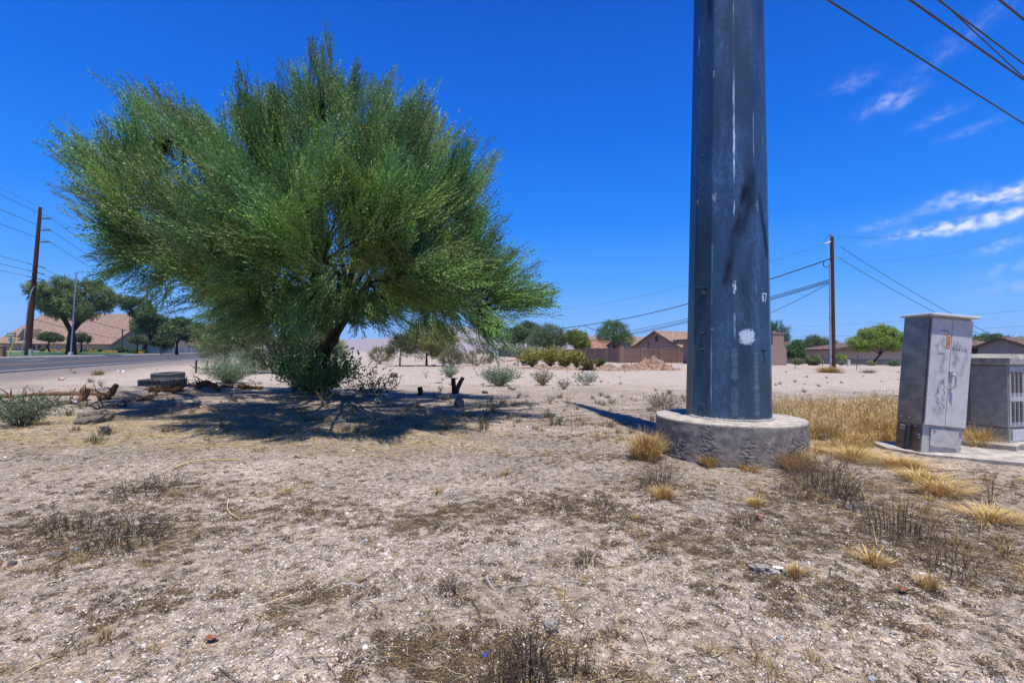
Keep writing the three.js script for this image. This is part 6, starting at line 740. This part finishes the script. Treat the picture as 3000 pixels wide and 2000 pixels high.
stick('long yellow stick lying on the rutted dirt', [[510, 1372], [560, 1358, .02], [640, 1352, .02], [740, 1349]], .016, [.55, .40, .16]); stick('curved yellow twig on the pale soil patch', [[668, 1478, .04], [668, 1506, .02], [705, 1520], [800, 1500]], .009, [.52, .38, .2]); stick('pale straight stick behind the left weeds', [[500, 1432], [570, 1428, .01], [635, 1427]], .009, [.5, .42, .28]); stick('bleached grey twig left of centre', [[950, 1735], [1000, 1722, .015], [1060, 1726, .01], [1090, 1745]], .006, [.42, .40, .38]); stick('bleached twig in the centre foreground', [[1425, 1712, .03], [1450, 1730], [1500, 1722], [1545, 1716]], .006, [.45, .42, .40]); stick('pale twig lying at lower right of centre', [[1878, 1850], [1895, 1890, .01], [1908, 1925]], .005, [.5, .42, .3]); stick('amber stick between the golden tufts', [[2330, 1462], [2350, 1440, .03], [2400, 1410, .04]], .007, [.45, .28, .12]); stick('yellow stem leaning over the dark weeds', [[2570, 1600], [2530, 1500, .18], [2440, 1440, .25]], .004, [.5, .36, .14]); stick('brown stick right of the spiky weed', [[2820, 1615], [2880, 1630, .02], [2930, 1670]], .008, [.28, .17, .08]); stick('short yellow stick below the long one', [[575, 1385], [660, 1376]], .008, [.5, .38, .16]); stick('dead stick crossing the shade near the boulder', [[1225, 1215], [1260, 1205, .05], [1300, 1185, .08]], .014, [.34, .26, .18]);

// ---------------------------------------------------------------- what nobody could count: gravel, straw, twigs, crumbs on the ground
const spot = (rMax = 13, rMin = 1.75, pw = 1) => { const r = rMin * Math.pow(rMax / rMin, rnd() ** pw), a = rr(-.90, .92), x = Math.sin(a) * r, z = -Math.cos(a) * r; return [x, z, r]; };
const clear = (x, z) => Math.hypot(x - PC.x, z - PC.z) > 1.2 && !(x > 5.8 && z > -9 && z < -6.2 && x + z * .2 > 4.9);
const stuff = (name, label, cat, sets) => { const o = struct(tag(new THREE.Group(), label, cat), 'stuff'); o.name = name; scene.add(o); sets.forEach(([g, m, l], i) => struct(instances(name + '_pieces', g, m, l, o), 'stuff')); };
const Y = V(0, 1, 0);
{ const gs = [0, 1, 2].map((v) => { const g = new THREE.IcosahedronGeometry(1, 1), p = g.attributes.position; for (let i = 0; i < p.count; i++) { const a = V().fromBufferAttribute(p, i), f = 1 + .35 * n3(a.x * 1.2 + v * 9, a.y * 1.2, a.z * 1.2); p.setXYZ(i, a.x * f, a.y * f * .65, a.z * f * .8); } g.computeVertexNormals(); g.deleteAttribute('uv'); return g; }), ls = [[], [], []];
  const tones = [[.56, .49, .43], [.50, .42, .36], [.44, .35, .29], [.36, .29, .24], [.24, .19, .16], [.27, .265, .28], [.64, .58, .53], [.44, .33, .27]];
  for (let i = 0; i < 130000; i++) { const [x, z, r] = spot(12); if (!clear(x, z) || fbm(x * .8 + 9, z * .8, 3) < -.25 * rnd() - .08) continue; const s = .0022 + .0055 * rnd() ** 3 + (rnd() < .003 ? rr(.005, .013) : 0); ls[i % 3].push([mtx(V(x, height(x, z) + s * .3, z), quatTo(V(rr(-.3, .3), 1, rr(-.3, .3)).normalize(), rr(0, 6)), s * (1 + r * .05)), shade(tones[(rnd() ** 1.2 * 8) | 0], rr(.8, 1.2))]); }
  stuff('gravel', 'loose gravel and pebbles over the near dirt', 'gravel', gs.map((g, i) => [g, M(1, 1, 1, { roughness: .9 }), ls[i]])); }
{ const straw = (b) => { const s = new Soup(); const pts = [V(-.5, 0, 0), V(-.15, .03, b * .12), V(.2, .02, b * .1), V(.5, .0, -b * .08)]; s.tube(pts, [.010, .012, .010, .005], 3); const g = s.geo(); g.deleteAttribute('color'); g.deleteAttribute('uv'); return g; }, gs = [straw(0), straw(1), straw(-1.6)], ls = [[], [], []];
  for (let i = 0; i < 90000; i++) { const [x, z, r] = spot(13.5); if (!clear(x, z)) continue; const k = strawMask(x, z) * .8 + litterMask(x, z) * .15; if (rnd() > k * .75 + .04) continue; const L = rr(.025, .12) * (rnd() < .06 ? 2 : 1), c = rnd() < .62 ? STRAW[(rnd() * 4) | 0] : rnd() < .5 ? GOLD[(rnd() * 4) | 0] : [.22, .16, .10]; ls[i % 3].push([mtx(V(x, height(x, z) + .006, z), quatTo(V(rr(-.1, .1), 1, rr(-.1, .1)).normalize(), rr(0, 6.28)), V(L, L * rr(.3, 1.2), L)), shade(c, rr(.6, 1.15))]); }
  for (let i = 0; i < 10000; i++) { const x = rr(-9.5, 0), z = -rr(6.8, 11.4); if (rnd() > strawMask(x, z) * .9) continue; const L = rr(.08, .28); ls[i % 3].push([mtx(V(x, height(x, z) + .008, z), quatTo(V(rr(-.12, .12), 1, rr(-.12, .12)).normalize(), rr(0, 6.28)), V(L, L * .8, L)), shade(rnd() < .5 ? STRAW[(rnd() * 4) | 0] : GOLD[(rnd() * 4) | 0], rr(.6, 1.15))]); }
  stuff('straw', 'scattered dry straw and stems on the dirt', 'straw', gs.map((g, i) => [g, M(1, 1, 1, { roughness: .8 }), ls[i]])); }
{ const crumb = () => { const s = new Soup(); for (let k = 0; k < 16; k++) { const a = V(rr(-.5, .5), rr(0, .08), rr(-.5, .5)), d = unit(); d.y = Math.abs(d.y) * .55; const b = a.clone().addScaledVector(d, rr(.25, .6)); s.tube([a, a.clone().lerp(b, .5).add(V(rr(-.06, .06), rr(0, .08), rr(-.06, .06))), b], [.03, .024, .01], 3, shade([1, 1, 1], rr(.6, 1.4))); } for (let k = 0; k < 14; k++) { const d = unit(); s.leaf(V(rr(-.5, .5), rr(0, .12), rr(-.5, .5)), d, unit().cross(d).normalize(), rr(.1, .2), .05, shade([1, 1, 1], rr(.6, 1.6))); } return s.geo(); }, gs = [crumb(), crumb(), crumb()], ls = [[], [], []];
  for (let i = 0; i < 70000; i++) { const [x, z, r] = spot(13); if (!clear(x, z)) continue; const k = litterMask(x, z); if (rnd() > k * k * 1.8 + .05) continue; const s = rr(.02, .06) * (1 + r * .05); ls[i % 3].push([mtx(V(x, height(x, z) - .002, z), quatTo(Y, rr(0, 6.28)), V(s, s * rr(.6, 1.2), s)), shade(rnd() < .7 ? [.10, .068, .042] : [.24, .16, .08], rr(.6, 1.4))]); }
  stuff('plant_litter', 'dark crumbled dead weeds matted on the dirt', 'plant litter', gs.map((g, i) => [g, M(1, 1, 1, { roughness: .95, vertexColors: true }), ls[i]])); }
{ const tw = (v) => { const s = new Soup(); const p = [V(-.5, .01, 0), V(-.2, .04, rr(-.1, .1)), V(.15, .03, rr(-.12, .12)), V(.5, .01, rr(-.1, .1))]; s.tube(p, [.018, .016, .012, .006], 4, [1, 1, 1], .3); s.tube([p[1], p[1].clone().add(V(.2, .05, .14))], [.01, .004], 3); const g = s.geo(); g.deleteAttribute('color'); g.deleteAttribute('uv'); return g; }, gs = [tw(0), tw(1), tw(2)], ls = [[], [], []];
  for (let i = 0; i < 3400; i++) { const [x, z] = spot(14); if (!clear(x, z)) continue; const L = rr(.03, .13) * (rnd() < .08 ? 1.7 : 1); ls[i % 3].push([mtx(V(x, height(x, z) + .006, z), quatTo(Y, rr(0, 6.28)), V(L, L, L)), shade(rnd() < .3 ? [.33, .29, .25] : [.10, .07, .05], rr(.7, 1.25))]); }
  stuff('twigs', 'small grey and dark twigs scattered about', 'twigs', gs.map((g, i) => [g, M(1, 1, 1, { roughness: .9 }), ls[i]])); }
{ const chip = new Soup(); chip.quad(V(-.5, .02, -.2), V(.5, .06, -.16), V(.46, .1, .2), V(-.4, .0, .22), [1, 1, 1]); const g = chip.geo(); g.deleteAttribute('color'); g.deleteAttribute('uv'); const l = [];
  for (let i = 0; i < 3000; i++) { const [x, z] = spot(12); if (!clear(x, z)) continue; const s = rr(.006, .018); l.push([mtx(V(x, height(x, z) + .006, z), quatTo(V(rr(-.5, .5), 1, rr(-.5, .5)).normalize(), rr(0, 6)), s), rnd() < .4 ? [.6, .55, .48] : rnd() < .6 ? [.5, .33, .13] : [.22, .07, .035]]); }
  stuff('leaf_chips', 'pale and rusty leaf chips among the gravel', 'leaf litter', [[g, M(1, 1, 1, { roughness: .7 }), l]]); }
// low dry weeds and stubble thinly spread over the far lot
{ const gs = [tuftGeo(.16, .3, 40, [[.34, .26, .14], [.24, .18, .10]], .006), tuftGeo(.22, .4, 40, [[.16, .15, .08], [.26, .2, .11]], .007)], ls = [[], []];
  for (let i = 0; i < 900; i++) { const d = 9 * Math.pow(6.5, rnd()), a = rr(-.75, .78), x = Math.sin(a) * d, z = -Math.cos(a) * d; if (perp(x, z) > 15 || !clear(x, z)) continue; if (fbm(x * .2, z * .2 + 50, 3) + (d < 16 ? .25 : -.12) < .1 * rnd()) continue; ls[i % 2].push([mtx(V(x, height(x, z) - .01, z), quatTo(Y, rr(0, 6)), rr(.4, 1.2)), [1, 1, 1]]); }
  const gt = tuftGeo(.13, .22, 46, GOLD, .003, 1.1), gl = []; for (let i = 0; i < 2600; i++) { const [x, z, r] = spot(10.5, 2); if (!clear(x, z) || rnd() > strawMask(x, z) ** 2 * 1.1 * clamp(.3 + 2.2 * fbm(x * .9 + 3, z * .9, 3))) continue; gl.push([mtx(V(x, height(x, z) - .006, z), quatTo(Y, rr(0, 6)), rr(.35, 1.0)), shade([1, 1, 1], rr(.7, 1.1))]); } gs.push(gt); ls.push(gl);
  stuff('dry_stubble', 'thin dry stubble spread over the lot', 'stubble', gs.map((g, i) => [g, mTuft, ls[i]])); }

renderer.render(scene, camera);
